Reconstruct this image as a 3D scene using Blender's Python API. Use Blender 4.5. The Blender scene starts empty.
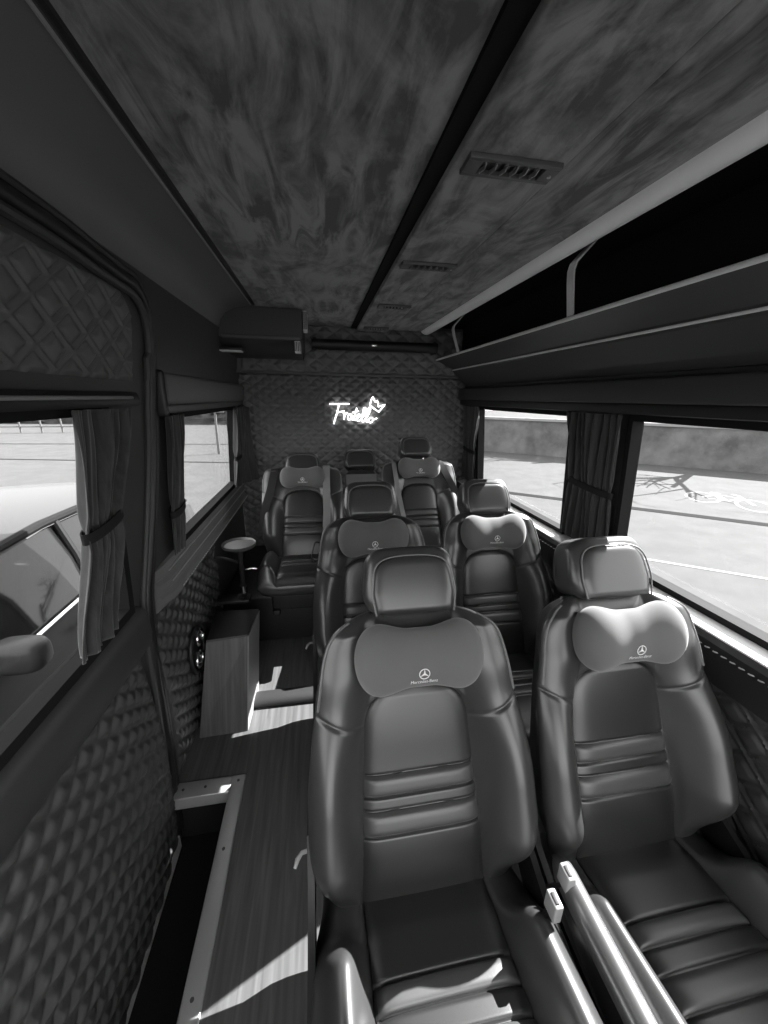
import bpy, math, random
import numpy as np
from mathutils import Vector, Matrix

random.seed(7)
rng = np.random.default_rng(7)
S = bpy.context.scene
COL = S.collection
PI = math.pi

# ------------------------------------------------------------------ camera
cam = bpy.data.cameras.new('camera')
cam.sensor_fit = 'VERTICAL'
cam.sensor_height = 36.0
cam.sensor_width = 27.0
cam.lens = 372.0 / 1024.0 * 36.0
cam.clip_start = 0.02
cam.clip_end = 300
cam_o = bpy.data.objects.new('camera', cam)
COL.objects.link(cam_o)
Rm = Matrix(((0.98581717, 0.03449286, -0.16423993),
             (-0.16712074, 0.29119524, -0.94195329),
             (0.01533522, 0.95604162, 0.29282974)))
cam_o.matrix_world = Matrix.Translation((0, 0, 1.45)) @ Rm.to_4x4()
S.camera = cam_o

# ------------------------------------------------------------------ light
SUN_DIR = Vector((1.0, 0.43, 0.86)).normalized()      # towards the sun
SUN_STRENGTH = 16.0
SKY_STRENGTH = 1.7
EXPOSURE = 1.15

world = bpy.data.worlds.new('sky')
S.world = world
world.use_nodes = True
wn = world.node_tree.nodes
bg = wn['Background']
bg.inputs[0].default_value = (1, 1, 1, 1)
bg.inputs[1].default_value = SKY_STRENGTH

sun = bpy.data.lights.new('sun', 'SUN')
sun.energy = SUN_STRENGTH
sun.angle = math.radians(0.3)
sun_o = bpy.data.objects.new('sun', sun)
COL.objects.link(sun_o)
sun_o.rotation_euler = SUN_DIR.to_track_quat('Z', 'Y').to_euler()
sun_o.location = (8, 6, 9)

S.view_settings.view_transform = 'Standard'
S.view_settings.look = 'None'
S.view_settings.gamma = 1.0
S.view_settings.exposure = EXPOSURE
S.view_settings.use_curve_mapping = False

# ------------------------------------------------------------------ materials
def g(v):
    return (v, v, v, 1.0)

def nodes_of(m):
    m.use_nodes = True
    nt = m.node_tree
    return nt, nt.nodes['Principled BSDF']

def mat(name, v, rough=0.5, metal=0.0, spec=0.5, bump=None, var=None, sheen=0.0, coat=0.0, coat_rough=0.2):
    """bump=(scale, strength, distance); var=(scale, amount, stretch vector)"""
    m = bpy.data.materials.new(name)
    nt, b = nodes_of(m)
    b.inputs['Base Color'].default_value = g(v)
    b.inputs['Roughness'].default_value = rough
    b.inputs['Metallic'].default_value = metal
    b.inputs['Specular IOR Level'].default_value = spec
    b.inputs['Sheen Weight'].default_value = sheen
    b.inputs['Sheen Roughness'].default_value = 0.5
    b.inputs['Coat Weight'].default_value = coat
    b.inputs['Coat Roughness'].default_value = coat_rough
    tc = nt.nodes.new('ShaderNodeTexCoord')
    if bump:
        n = nt.nodes.new('ShaderNodeTexNoise')
        n.inputs['Scale'].default_value = bump[0]
        n.inputs['Detail'].default_value = 5
        bp = nt.nodes.new('ShaderNodeBump')
        bp.inputs['Strength'].default_value = bump[1]
        bp.inputs['Distance'].default_value = bump[2]
        nt.links.new(tc.outputs['Object'], n.inputs['Vector'])
        nt.links.new(n.outputs['Fac'], bp.inputs['Height'])
        nt.links.new(bp.outputs['Normal'], b.inputs['Normal'])
    if var:
        mp = nt.nodes.new('ShaderNodeMapping')
        mp.inputs['Scale'].default_value = var[2]
        n = nt.nodes.new('ShaderNodeTexNoise')
        n.inputs['Scale'].default_value = var[0]
        n.inputs['Detail'].default_value = 6
        n.inputs['Roughness'].default_value = 0.6
        if len(var) > 3:
            n.inputs['Distortion'].default_value = var[3]
        r = nt.nodes.new('ShaderNodeValToRGB')
        lo = v * (1 - var[1])
        hi = v * (1 + var[1])
        r.color_ramp.elements[0].position = 0.34
        r.color_ramp.elements[0].color = g(lo)
        r.color_ramp.elements[1].position = 0.66
        r.color_ramp.elements[1].color = g(hi)
        nt.links.new(tc.outputs['Object'], mp.inputs['Vector'])
        nt.links.new(mp.outputs['Vector'], n.inputs['Vector'])
        nt.links.new(n.outputs['Fac'], r.inputs['Fac'])
        nt.links.new(r.outputs['Color'], b.inputs['Base Color'])
    return m

M = {}
M['leather'] = mat('black_leather', 0.034, 0.34, bump=(260, 0.10, 0.001), spec=0.85)
M['leather_dark'] = mat('dark_leather', 0.022, 0.48, bump=(260, 0.12, 0.001), spec=0.45)
M['leather_insert'] = mat('perforated_leather', 0.016, 0.36, bump=(420, 0.15, 0.001), spec=0.95)
M['leather_rib'] = mat('ribbed_leather', 0.055, 0.38, bump=(260, 0.10, 0.001), spec=0.8)
M['piping'] = mat('grey_piping', 0.12, 0.45)
M['pillow'] = mat('grey_suede_pillow', 0.11, 0.95, spec=0.15, sheen=0.25, bump=(500, 0.2, 0.001))
M['print'] = mat('pale_print', 0.75, 0.6)
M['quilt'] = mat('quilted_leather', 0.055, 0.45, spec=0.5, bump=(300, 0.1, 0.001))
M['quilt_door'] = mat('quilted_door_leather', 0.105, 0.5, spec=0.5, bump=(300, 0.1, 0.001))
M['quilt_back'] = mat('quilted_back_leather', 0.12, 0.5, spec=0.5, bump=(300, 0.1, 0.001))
M['lining'] = mat('grey_lining_vinyl', 0.14, 0.55, spec=0.4, bump=(60, 0.08, 0.002))
M['door_vinyl'] = mat('door_vinyl', 0.042, 0.5, spec=0.4, bump=(120, 0.06, 0.001))
M['black_plastic'] = mat('black_plastic', 0.012, 0.45, spec=0.4)
M['rubber'] = mat('black_rubber', 0.010, 0.42, spec=0.5)
M['window_rubber'] = mat('window_gasket_rubber', 0.010, 0.8, spec=0.15)
M['dark_void'] = mat('dark_lining', 0.010, 0.8, spec=0.2)
M['suede_black'] = mat('black_suede_strip', 0.012, 0.95, spec=0.1)
M['grey_plastic'] = mat('grey_plastic', 0.075, 0.5)
M['chrome'] = mat('chrome', 0.75, 0.12, metal=1.0)
M['aluminium'] = mat('brushed_aluminium', 0.52, 0.38, metal=0.6, spec=0.5)
M['console_bounce'] = mat('console_bounce_tint', 0.22, 0.45)  # pale tone is sunlit bounce painted into the side colour
M['rail'] = mat('pale_rail', 0.90, 0.5)
M['sill'] = mat('pale_sill', 0.72, 0.4)
M['trim_silver'] = mat('satin_silver_trim', 0.50, 0.4)
M['bracket'] = mat('polished_bracket', 0.7, 0.25, metal=0.35)
M['silver'] = mat('silver_plastic', 0.34, 0.4, metal=0.3)
M['curtain'] = mat('dark_curtain_cloth', 0.045, 0.95, spec=0.1, sheen=0.3, var=(60, 0.25, (1, 1, 0.06)))
M['tieback'] = mat('tieback_band', 0.012, 0.8, spec=0.2)
M['stitch'] = mat('pale_thread', 0.45, 0.7)
M['belt'] = mat('seat_belt_webbing', 0.22, 0.8, spec=0.2)
M['belt_dark'] = mat('dark_seat_belt_webbing', 0.02, 0.8, spec=0.2)
M['ground'] = mat('road_asphalt', 0.068, 0.95, spec=0.1, var=(2.2, 0.10, (1, 1, 1)))
M['dirt_line'] = mat('gutter_joint', 0.018, 0.95, spec=0.03)
M['paint'] = mat('road_paint', 0.19, 0.8, spec=0.1)
M['wall_stone'] = mat('rendered_wall', 0.10, 0.95, spec=0.1, var=(1.3, 0.35, (1, 1, 1)))
M['coping'] = mat('pale_coping', 0.2, 0.9, spec=0.1)
M['bark'] = mat('tree_bark', 0.10, 0.95, spec=0.1)
M['far_dark'] = mat('far_hedge', 0.05, 0.95, spec=0.1, var=(0.8, 0.6, (1, 1, 1)))
M['far_pale'] = mat('far_render', 0.6, 0.9, spec=0.1)
M['fence'] = mat('dark_fence_metal', 0.10, 0.6)
M['car_paint'] = mat('silver_car_paint', 0.035, 0.4, metal=0.0, spec=0.25, coat=0.1, coat_rough=0.1)
M['car_dark'] = mat('car_black_trim', 0.010, 0.6, spec=0.1)
M['car_glass'] = mat('tinted_car_glass', 0.010, 0.06, spec=0.45)
M['tyre'] = mat('tyre_rubber', 0.02, 0.8)

# suede with brushed nap
def suede():
    m = bpy.data.materials.new('brushed_suede')
    nt, b = nodes_of(m)
    b.inputs['Roughness'].default_value = 0.95
    b.inputs['Specular IOR Level'].default_value = 0.1
    b.inputs['Sheen Weight'].default_value = 0.15
    tc = nt.nodes.new('ShaderNodeTexCoord')
    def branch(scale, stretch, rot, dist, lo, hi):
        mp = nt.nodes.new('ShaderNodeMapping')
        mp.inputs['Scale'].default_value = stretch
        mp.inputs['Rotation'].default_value = (0, 0, rot)
        n = nt.nodes.new('ShaderNodeTexNoise')
        n.inputs['Scale'].default_value = scale
        n.inputs['Detail'].default_value = 7
        n.inputs['Roughness'].default_value = 0.62
        n.inputs['Distortion'].default_value = dist
        r = nt.nodes.new('ShaderNodeMapRange')
        r.inputs['From Min'].default_value = lo
        r.inputs['From Max'].default_value = hi
        nt.links.new(tc.outputs['Object'], mp.inputs['Vector'])
        nt.links.new(mp.outputs['Vector'], n.inputs['Vector'])
        nt.links.new(n.outputs['Fac'], r.inputs['Value'])
        return r.outputs['Result']
    a = branch(7, (1, 0.45, 1), 0.5, 1.6, 0.36, 0.60)
    c = branch(16, (1.0, 0.22, 1), -0.5, 0.9, 0.40, 0.62)
    d = branch(3, (0.6, 1, 1), 0.0, 0.6, 0.35, 0.65)
    mx = nt.nodes.new('ShaderNodeMix')
    mx.data_type = 'FLOAT'
    nt.links.new(d, mx.inputs[0])
    nt.links.new(a, mx.inputs[2])
    nt.links.new(c, mx.inputs[3])
    r = nt.nodes.new('ShaderNodeValToRGB')
    r.color_ramp.elements[0].color = g(0.085)
    r.color_ramp.elements[0].position = 0.12
    r.color_ramp.elements[1].position = 0.88
    r.color_ramp.elements[1].color = g(0.29)
    nt.links.new(mx.outputs[0], r.inputs['Fac'])
    nt.links.new(r.outputs['Color'], b.inputs['Base Color'])
    return m
M['suede'] = suede()

def wood(name, lo, hi, rough=0.42):
    m = bpy.data.materials.new(name)
    nt, b = nodes_of(m)
    b.inputs['Roughness'].default_value = rough
    b.inputs['Specular IOR Level'].default_value = 0.35
    tc = nt.nodes.new('ShaderNodeTexCoord')
    mp = nt.nodes.new('ShaderNodeMapping')
    mp.inputs['Scale'].default_value = (1.0, 0.05, 0.05)
    n = nt.nodes.new('ShaderNodeTexNoise')
    n.inputs['Scale'].default_value = 60
    n.inputs['Detail'].default_value = 6
    n.inputs['Distortion'].default_value = 0.6
    r = nt.nodes.new('ShaderNodeValToRGB')
    r.color_ramp.elements[0].position = 0.3
    r.color_ramp.elements[0].color = g(lo)
    r.color_ramp.elements[1].position = 0.7
    r.color_ramp.elements[1].color = g(hi)
    nt.links.new(tc.outputs['Object'], mp.inputs['Vector'])
    nt.links.new(mp.outputs['Vector'], n.inputs['Vector'])
    nt.links.new(n.outputs['Fac'], r.inputs['Fac'])
    nt.links.new(r.outputs['Color'], b.inputs['Base Color'])
    return m
M['floor'] = wood('dark_wood_floor', 0.055, 0.105)
M['console'] = wood('dark_wood_veneer', 0.045, 0.095, 0.4)

def emit(name, v, strength):
    m = bpy.data.materials.new(name)
    nt, b = nodes_of(m)
    b.inputs['Base Color'].default_value = g(0.8)
    b.inputs['Emission Color'].default_value = g(v)
    b.inputs['Emission Strength'].default_value = strength
    return m
M['neon'] = emit('neon_tube', 1.0, 3.2)

def glass():
    m = bpy.data.materials.new('window_glass')
    m.use_nodes = True
    nt = m.node_tree
    nt.nodes.clear()
    out = nt.nodes.new('ShaderNodeOutputMaterial')
    tr = nt.nodes.new('ShaderNodeBsdfTransparent')
    tr.inputs[0].default_value = g(0.93)
    gl = nt.nodes.new('ShaderNodeBsdfGlossy')
    gl.inputs['Roughness'].default_value = 0.02
    lw = nt.nodes.new('ShaderNodeLayerWeight')
    lw.inputs['Blend'].default_value = 0.5
    pw = nt.nodes.new('ShaderNodeMath')
    pw.operation = 'POWER'
    pw.inputs[1].default_value = 5.0
    fr = nt.nodes.new('ShaderNodeMath')
    fr.operation = 'MULTIPLY_ADD'
    fr.inputs[1].default_value = 0.6
    fr.inputs[2].default_value = 0.02
    nt.links.new(lw.outputs['Facing'], pw.inputs[0])
    nt.links.new(pw.outputs[0], fr.inputs[0])
    mx = nt.nodes.new('ShaderNodeMixShader')
    nt.links.new(fr.outputs[0], mx.inputs[0])
    nt.links.new(tr.outputs[0], mx.inputs[1])
    nt.links.new(gl.outputs[0], mx.inputs[2])
    nt.links.new(mx.outputs[0], out.inputs[0])
    return m
M['glass'] = glass()

# ------------------------------------------------------------------ mesh helpers
def make_mesh(name, V, F, m, smooth=True, angle=40):
    me = bpy.data.meshes.new(name)
    me.from_pydata([tuple(map(float, v)) for v in V], [], [tuple(int(i) for i in f) for f in F])
    me.validate()
    if smooth:
        me.shade_smooth()
        me.set_sharp_from_angle(angle=math.radians(angle))
    me.materials.append(M[m] if isinstance(m, str) else m)
    return me

def link(name, me, parent=None, loc=None):
    o = bpy.data.objects.new(name, me)
    COL.objects.link(o)
    if parent is not None:
        o.parent = parent
    if loc is not None:
        o.location = loc
    return o

def empty(name, loc=(0, 0, 0)):
    o = bpy.data.objects.new(name, None)
    o.empty_display_size = 0.1
    COL.objects.link(o)
    o.location = loc
    return o

def tag(o, label=None, cat=None, group=None, kind=None):
    if label: o['label'] = label
    if cat: o['category'] = cat
    if group: o['group'] = group
    if kind: o['kind'] = kind
    return o

class MB:
    """collects shapes, builds them as one mesh object"""
    def __init__(self):
        self.V = []
        self.F = []
    def add(self, V, F):
        k = len(self.V)
        self.V += [tuple(v) for v in V]
        self.F += [tuple(i + k for i in f) for f in F]
        return self
    def hexa(self, P):
        """8 points: bottom 0-3 ring, top 4-7 ring"""
        return self.add(P, [(0, 3, 2, 1), (4, 5, 6, 7), (0, 1, 5, 4), (1, 2, 6, 5), (2, 3, 7, 6), (3, 0, 4, 7)])
    def box(self, a, b):
        (x0, y0, z0), (x1, y1, z1) = a, b
        return self.hexa([(x0, y0, z0), (x1, y0, z0), (x1, y1, z0), (x0, y1, z0),
                          (x0, y0, z1), (x1, y0, z1), (x1, y1, z1), (x0, y1, z1)])
    def rbox(self, a, b, r=0.01, n=3):
        """box with rounded edges"""
        c = [(a[i] + b[i]) / 2 for i in range(3)]
        h = [abs(b[i] - a[i]) / 2 for i in range(3)]
        r = min(r, min(h) * 0.98)
        def coords(hh):
            core = hh - r
            t = [-math.cos(PI / 2 * k / n) for k in range(n + 1)]
            lo = [-core - r * math.sin(PI / 2 * (1 - k / n)) for k in range(n + 1)]
            return lo + [-v for v in reversed(lo)]
        A = [coords(v) for v in h]
        V = []
        idx = {}
        def put(p):
            q = [min(max(p[i], -(h[i] - r)), h[i] - r) for i in range(3)]
            d = [p[i] - q[i] for i in range(3)]
            L = math.sqrt(sum(v * v for v in d))
            if L > 1e-9:
                p = [q[i] + d[i] / L * r for i in range(3)]
            key = tuple(round(v, 6) for v in p)
            if key not in idx:
                idx[key] = len(V)
                V.append(tuple(p[i] + c[i] for i in range(3)))
            return idx[key]
        F = []
        for ax in range(3):
            u, v = (ax + 1) % 3, (ax + 2) % 3
            for sgn in (-1, 1):
                for i in range(len(A[u]) - 1):
                    for j in range(len(A[v]) - 1):
                        q = []
                        for di, dj in ((0, 0), (1, 0), (1, 1), (0, 1)):
                            p = [0, 0, 0]
                            p[ax] = sgn * h[ax]
                            p[u] = A[u][i + di]
                            p[v] = A[v][j + dj]
                            q.append(put(p))
                        q = list(dict.fromkeys(q))
                        if len(q) > 2:
                            F.append(tuple(q if sgn > 0 else reversed(q)))
        return self.add(V, F)
    def tube(self, pts, r, n=8, closed=False, flat=1.0):
        P = [Vector(p) for p in pts]
        N = len(P)
        rs = r if isinstance(r, (list, tuple)) else [r] * N
        V, F = [], []
        up = None
        for i in range(N):
            if closed:
                t = (P[(i + 1) % N] - P[i - 1]).normalized()
            else:
                t = (P[min(i + 1, N - 1)] - P[max(i - 1, 0)]).normalized()
            if up is None:
                up = Vector((0, 0, 1)) if abs(t.z) < 0.9 else Vector((1, 0, 0))
            a = t.cross(up).normalized()
            up = a.cross(t).normalized()
            for k in range(n):
                w = 2 * PI * k / n
                V.append(P[i] + a * (math.cos(w) * rs[i]) + up * (math.sin(w) * rs[i] * flat))
        m = N if closed else N - 1
        for i in range(m):
            for k in range(n):
                i2 = (i + 1) % N
                F.append((i * n + k, i * n + (k + 1) % n, i2 * n + (k + 1) % n, i2 * n + k))
        if not closed:
            F.append(tuple(reversed(range(n))))
            F.append(tuple((N - 1) * n + k for k in range(n)))
        return self.add(V, F)
    def ribbon(self, pts, side, w, th):
        """flat band along pts; side = width direction"""
        side = Vector(side).normalized()
        P = [Vector(p) for p in pts]
        V, F = [], []
        for i, p in enumerate(P):
            t = (P[min(i + 1, len(P) - 1)] - P[max(i - 1, 0)]).normalized()
            nrm = t.cross(side).normalized()
            for a, b in ((-1, -1), (1, -1), (1, 1), (-1, 1)):
                V.append(p + side * (a * w / 2) + nrm * (b * th / 2))
        for i in range(len(P) - 1):
            for k in range(4):
                F.append((i * 4 + k, i * 4 + (k + 1) % 4, i * 4 + 4 + (k + 1) % 4, i * 4 + 4 + k))
        F += [(3, 2, 1, 0), tuple((len(P) - 1) * 4 + k for k in range(4))]
        return self.add(V, F)
    def prism(self, prof, y0, y1):
        """profile of (x,z) swept along y"""
        n = len(prof)
        V = [(x, y0, z) for x, z in prof] + [(x, y1, z) for x, z in prof]
        F = [(i, (i + 1) % n, n + (i + 1) % n, n + i) for i in range(n)]
        F += [tuple(reversed(range(n))), tuple(n + i for i in range(n))]
        return self.add(V, F)
    def cyl(self, c, r, h, n=32, r2=None, axis=2):
        r2 = r if r2 is None else r2
        V = []
        for k in range(n):
            w = 2 * PI * k / n
            V.append((math.cos(w) * r, math.sin(w) * r, 0))
        for k in range(n):
            w = 2 * PI * k / n
            V.append((math.cos(w) * r2, math.sin(w) * r2, h))
        if axis == 0: V = [(z, x, y) for x, y, z in V]
        if axis == 1: V = [(y, z, x) for x, y, z in V]
        V = [(x + c[0], y + c[1], z + c[2]) for x, y, z in V]
        F = [(k, (k + 1) % n, n + (k + 1) % n, n + k) for k in range(n)]
        F += [tuple(reversed(range(n))), tuple(n + k for k in range(n))]
        return self.add(V, F)
    def mesh(self, name, m, smooth=True, angle=40):
        return make_mesh(name, self.V, self.F, m, smooth, angle)
    def build(self, name, m, parent=None, loc=None, smooth=True, angle=40):
        return link(name, self.mesh(name, m, smooth, angle), parent, loc)

def loft(rings, cap=True):
    n = len(rings[0])
    V = [p for r in rings for p in r]
    F = []
    for i in range(len(rings) - 1):
        for k in range(n):
            F.append((i * n + k, i * n + (k + 1) % n, (i + 1) * n + (k + 1) % n, (i + 1) * n + k))
    if cap:
        F.append(tuple(reversed(range(n))))
        F.append(tuple((len(rings) - 1) * n + k for k in range(n)))
    return V, F

def sm(x, a, b):
    t = np.clip((x - a) / (b - a), 0, 1)
    return t * t * (3 - 2 * t)

def itp(t, xs, ys):
    """smoothed interpolation"""
    f = np.linspace(xs[0], xs[-1], 400)
    y = np.interp(f, xs, ys)
    k = 21
    yp = np.pad(y, k // 2, mode='edge')
    y2 = np.convolve(yp, np.ones(k) / k, 'valid')
    e = np.minimum(np.arange(400), 399 - np.arange(400)) / 12.0
    e = np.clip(e, 0, 1)
    y = y * (1 - e) + y2 * e
    return np.interp(t, f, y)

def quilt_height(u, v, cu, cv, amp, ridge=0.0):
    """double-stitched diamond quilting"""
    a = u / cu + v / cv
    b = u / cu - v / cv
    k = 1.0 / math.sqrt((1 / cu) ** 2 + (1 / cv) ** 2)
    da = np.abs((a + 0.5) % 1.0 - 0.5) * k
    db = np.abs((b + 0.5) % 1.0 - 0.5) * k
    d = np.minimum(da, db)
    h = amp * (1 - np.exp(-np.maximum(d - 0.0035, 0) / (0.16 * k)))
    if ridge:      # corded seam between two rows of stitching
        h = amp * (1 - np.exp(-np.maximum(d - 0.0100, 0) / 0.005)) + ridge * np.clip(1 - (d / 0.0075) ** 2, 0, 1)
    return h

def quilt(name, pos, nrm, us, vfun, nv, cu, cv, amp, m, parent, ridge=0.0, thick=0.012):
    """pos(u,v)->xyz arrays, nrm(u,v)->xyz arrays; vfun(u)->(v0,v1)"""
    U, W = np.meshgrid(us, np.linspace(0, 1, nv), indexing='ij')
    lo = np.array([vfun(u)[0] for u in us])[:, None]
    hi = np.array([vfun(u)[1] for u in us])[:, None]
    Vv = lo + (hi - lo) * W
    h = quilt_height(U, Vv, cu, cv, amp, ridge)
    eu = np.minimum(U - us[0], us[-1] - U)
    ev = np.minimum(Vv - lo, hi - Vv)
    e = np.clip(np.minimum(eu, ev) / 0.012, 0, 1)
    h = h * e
    P = np.stack(pos(U, Vv), -1) + np.stack(nrm(U, Vv), -1) * h[..., None]
    nu = len(us)
    V = P.reshape(-1, 3)
    idx = np.arange(nu * nv).reshape(nu, nv)
    F = np.stack([idx[:-1, :-1], idx[1:, :-1], idx[1:, 1:], idx[:-1, 1:]], -1).reshape(-1, 4)
    # rim and back
    edge = list(idx[:, 0]) + list(idx[-1, 1:]) + list(idx[-2::-1, -1]) + list(idx[0, -2:0:-1])
    B0 = np.stack(pos(U, Vv), -1) - np.stack(nrm(U, Vv), -1) * thick
    Bk = B0.reshape(-1, 3)[edge]
    k = len(V)
    V = np.concatenate([V, Bk])
    n = len(edge)
    F = [tuple(f) for f in F] + [(edge[i], k + i, k + (i + 1) % n, edge[(i + 1) % n]) for i in range(n)]
    return link(name, make_mesh(name, V, F, m, True, 60), parent)

# ------------------------------------------------------------------ the van's shell
def XL(z):
    return np.interp(z, [-0.3, 0.8, 1.4, 1.85, 2.0], [-0.605, -0.60, -0.565, -0.50, -0.47])
def XR(z):
    return np.interp(z, [-0.3, 0.8, 1.4, 1.85, 2.0], [1.205, 1.195, 1.150, 1.09, 1.06])

YF, YB = -1.0, 2.90       # front opening to the cab, back wall

def side_shell(name, xf, sgn, ys, zs, holes, m, parent=None, th=0.03):
    mb = MB()
    for i in range(len(ys) - 1):
        for j in range(len(zs) - 1):
            yc, zc = (ys[i] + ys[i + 1]) / 2, (zs[j] + zs[j + 1]) / 2
            if any(a < yc < b and c < zc < d for a, b, c, d in holes):
                continue
            y0, y1, z0, z1 = ys[i], ys[i + 1], zs[j], zs[j + 1]
            x0, x1 = float(xf(z0)), float(xf(z1))
            e = sgn * th
            mb.hexa([(x0, y0, z0), (x0 + e, y0, z0), (x0 + e, y1, z0), (x0, y1, z0),
                     (x1, y0, z1), (x1 + e, y0, z1), (x1 + e, y1, z1), (x1, y1, z1)])
    return mb.build(name, m, parent, smooth=False)

# floor with the step well at the sliding door
fl = MB()
fl.box((-0.385, YF, -0.06), (1.20, 2.94, 0.0))
fl.box((-0.60, 1.165, -0.06), (-0.385, 2.94, 0.0))
floor = fl.build('floor', 'floor', smooth=False)
tag(floor, 'dark wood plank floor of the aisle', 'floor', kind='structure')
sw = MB()
sw.box((-0.66, YF, -0.30), (-0.36, 1.19, -0.26))
sw.box((-0.385, YF, -0.28), (-0.36, 1.19, -0.06))
sw.box((-0.66, 1.17, -0.28), (-0.36, 1.20, -0.06))
sw.build('step_well', 'dark_void', floor, smooth=False)
th = MB()
th.rbox((-0.607, 0.2, -0.262), (-0.593, 1.14, -0.20), 0.004)
th.build('threshold_strip', 'rail', floor)
ns = MB()
ns.tube([(-0.36, 1.57, 0.012), (-0.2, 1.57, 0.012), (0.2, 1.57, 0.012), (1.15, 1.57, 0.012)], 0.048, 16, flat=0.55)
ns.build('step_nosing', 'leather_dark', floor)
# aluminium edging of the step well
tr = MB()
tr.rbox((-0.388, YF, -0.05), (-0.335, 1.19, 0.006), 0.004)
tr.rbox((-0.588, 1.125, -0.05), (-0.386, 1.19, 0.0055), 0.004)
trim1 = tr.build('trim_1', 'aluminium')
tag(trim1, 'pale aluminium edging around the step well at the sliding door', 'trim', kind='structure')
for (x, y) in ((-0.56, 1.158), (-0.36, 1.165), (-0.362, 0.93), (-0.362, 0.60), (-0.48, 1.158)):
    s_ = MB(); s_.cyl((x, y, 0.005), 0.005, 0.003, 12)
    s_.build('screw', 'grey_plastic', trim1)

# left wall shell : holes are the sliding-door window and the rear window
wl = side_shell('wall_left', XL, -1, [YF, -0.6, 1.13, 1.58, 2.72, YB], [-0.3, 0.0, 0.42, 0.8, 0.85, 1.12, 1.39, 1.425, 1.6, 1.85, 2.0],
                [(-0.6, 1.13, 0.80, 1.425), (1.58, 2.72, 0.85, 1.39)], 'door_vinyl')
tag(wl, 'left wall of the van with dark vinyl lining', 'wall', kind='structure')
wr = side_shell('wall_right', XR, 1, [YF, -0.6, 1.25, 1.57, 2.64, YB], [-0.1, 0.0, 0.42, 0.8, 0.812, 1.12, 1.405, 1.6, 1.85, 2.0],
                [(-0.6, 1.25, 0.812, 1.405), (1.57, 2.64, 0.812, 1.405)], 'door_vinyl')
tag(wr, 'right wall of the van with dark vinyl lining', 'wall', kind='structure')

# back wall, quilted
wb = MB()
wb.box((-0.66, 2.915, -0.1), (1.26, 2.97, 2.02))
wall_back = wb.build('wall_back', 'quilt', smooth=False)
tag(wall_back, 'dark diamond-quilted leather back wall behind the rear bench', 'wall', kind='structure')
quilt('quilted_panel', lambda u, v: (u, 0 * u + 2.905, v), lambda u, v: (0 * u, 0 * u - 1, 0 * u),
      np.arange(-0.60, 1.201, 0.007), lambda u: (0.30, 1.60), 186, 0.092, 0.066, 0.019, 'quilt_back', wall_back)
# overhead bulkhead above it
bk = MB()
bk.prism([(-0.56, 1.605), (1.16, 1.605), (1.10, 1.93), (-0.50, 1.93)], 2.80, 2.914)
trim_b = bk.build('trim_2', 'quilt', smooth=False)
tag(trim_b, 'quilted overhead bulkhead with a pale lower edge above the back wall', 'trim', kind='structure')
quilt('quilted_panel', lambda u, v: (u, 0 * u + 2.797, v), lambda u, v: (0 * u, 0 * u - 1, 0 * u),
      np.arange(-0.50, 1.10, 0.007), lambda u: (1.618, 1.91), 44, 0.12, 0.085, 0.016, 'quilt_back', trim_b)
ed = MB()
ed.rbox((-0.555, 2.785, 1.596), (1.155, 2.81, 1.612), 0.006)
ed.build('edge_strip', 'grey_plastic', trim_b)

# ceiling
ce = MB()
ce.box((-0.318, YF, 1.91), (0.24, 2.91, 1.95))
ceiling = ce.build('ceiling', 'suede', smooth=False)
tag(ceiling, 'brushed dark suede ceiling panel', 'ceiling', kind='structure')
cv = MB()
prof = [(-0.318, 1.908), (-0.36, 1.906), (-0.42, 1.895), (-0.468, 1.870), (-0.495, 1.835), (-0.51, 1.79), (-0.53, 1.66), (-0.56, 1.66), (-0.56, 1.99), (-0.318, 1.99)]
cv.prism(list(reversed(prof)), YF, 2.80)
cv.build('cove_lining', 'lining', ceiling)
cr = MB()
cr.box((0.24, YF, 1.945), (1.12, 2.91, 2.0))
cr.build('roof_lining', 'dark_void', ceiling, smooth=False)
rf = MB()
rf.box((-0.60, YF, 2.0), (1.20, 2.97, 2.05))
rf.build('roof_skin', 'door_vinyl', ceiling, smooth=False)
sm1 = MB()
sm1.tube([(-0.316, YF, 1.909), (-0.316, 2.25, 1.909)], 0.008, 8)
t3 = sm1.build('trim_3', 'rubber')
tag(t3, 'black seam beading between the suede ceiling and the left cove', 'trim', kind='structure')
sm2 = MB()
sm2.tube([(-0.330, YF, 1.905), (-0.330, 2.25, 1.905)], 0.0035, 6)
sm2.build('bead', 'silver', t3)
st = MB()
st.box((0.238, YF, 1.900), (0.277, 2.86, 1.945))
t4 = st.build('trim_4', 'suede_black', smooth=False)
tag(t4, 'black recessed strip running along the ceiling beside the air duct', 'trim', kind='structure')

# unseen low block behind the viewpoint, added to cut light from the open front
wf = MB()
wf.rbox((-0.62, -1.06, 0.0), (1.22, -1.005, 0.20), 0.01)
front_light_block = wf.build('front_light_block', 'door_vinyl')
tag(front_light_block, 'unseen low dark block added at the open front to cut low light', 'wall', kind='structure')
# air duct panel with vents
duct = empty('ceiling_duct', (0.5, 1.0, 1.90))
def local(o, mb):
    off = o.location
    mb.V = [(v[0] - off[0], v[1] - off[1], v[2] - off[2]) for v in mb.V]
    return mb
d1 = MB()
d1.rbox((0.275, YF, 1.885), (0.490, 2.82, 1.945), 0.006)
local(duct, d1).build('vent_panel', 'suede', duct)
d2 = MB()
d2.rbox((0.4905, YF, 1.888), (0.74, 2.72, 1.945), 0.006)
local(duct, d2).build('side_panel', 'suede', duct)
tag(duct, 'suede covered air duct panel along the right of the ceiling', 'air duct')

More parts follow.
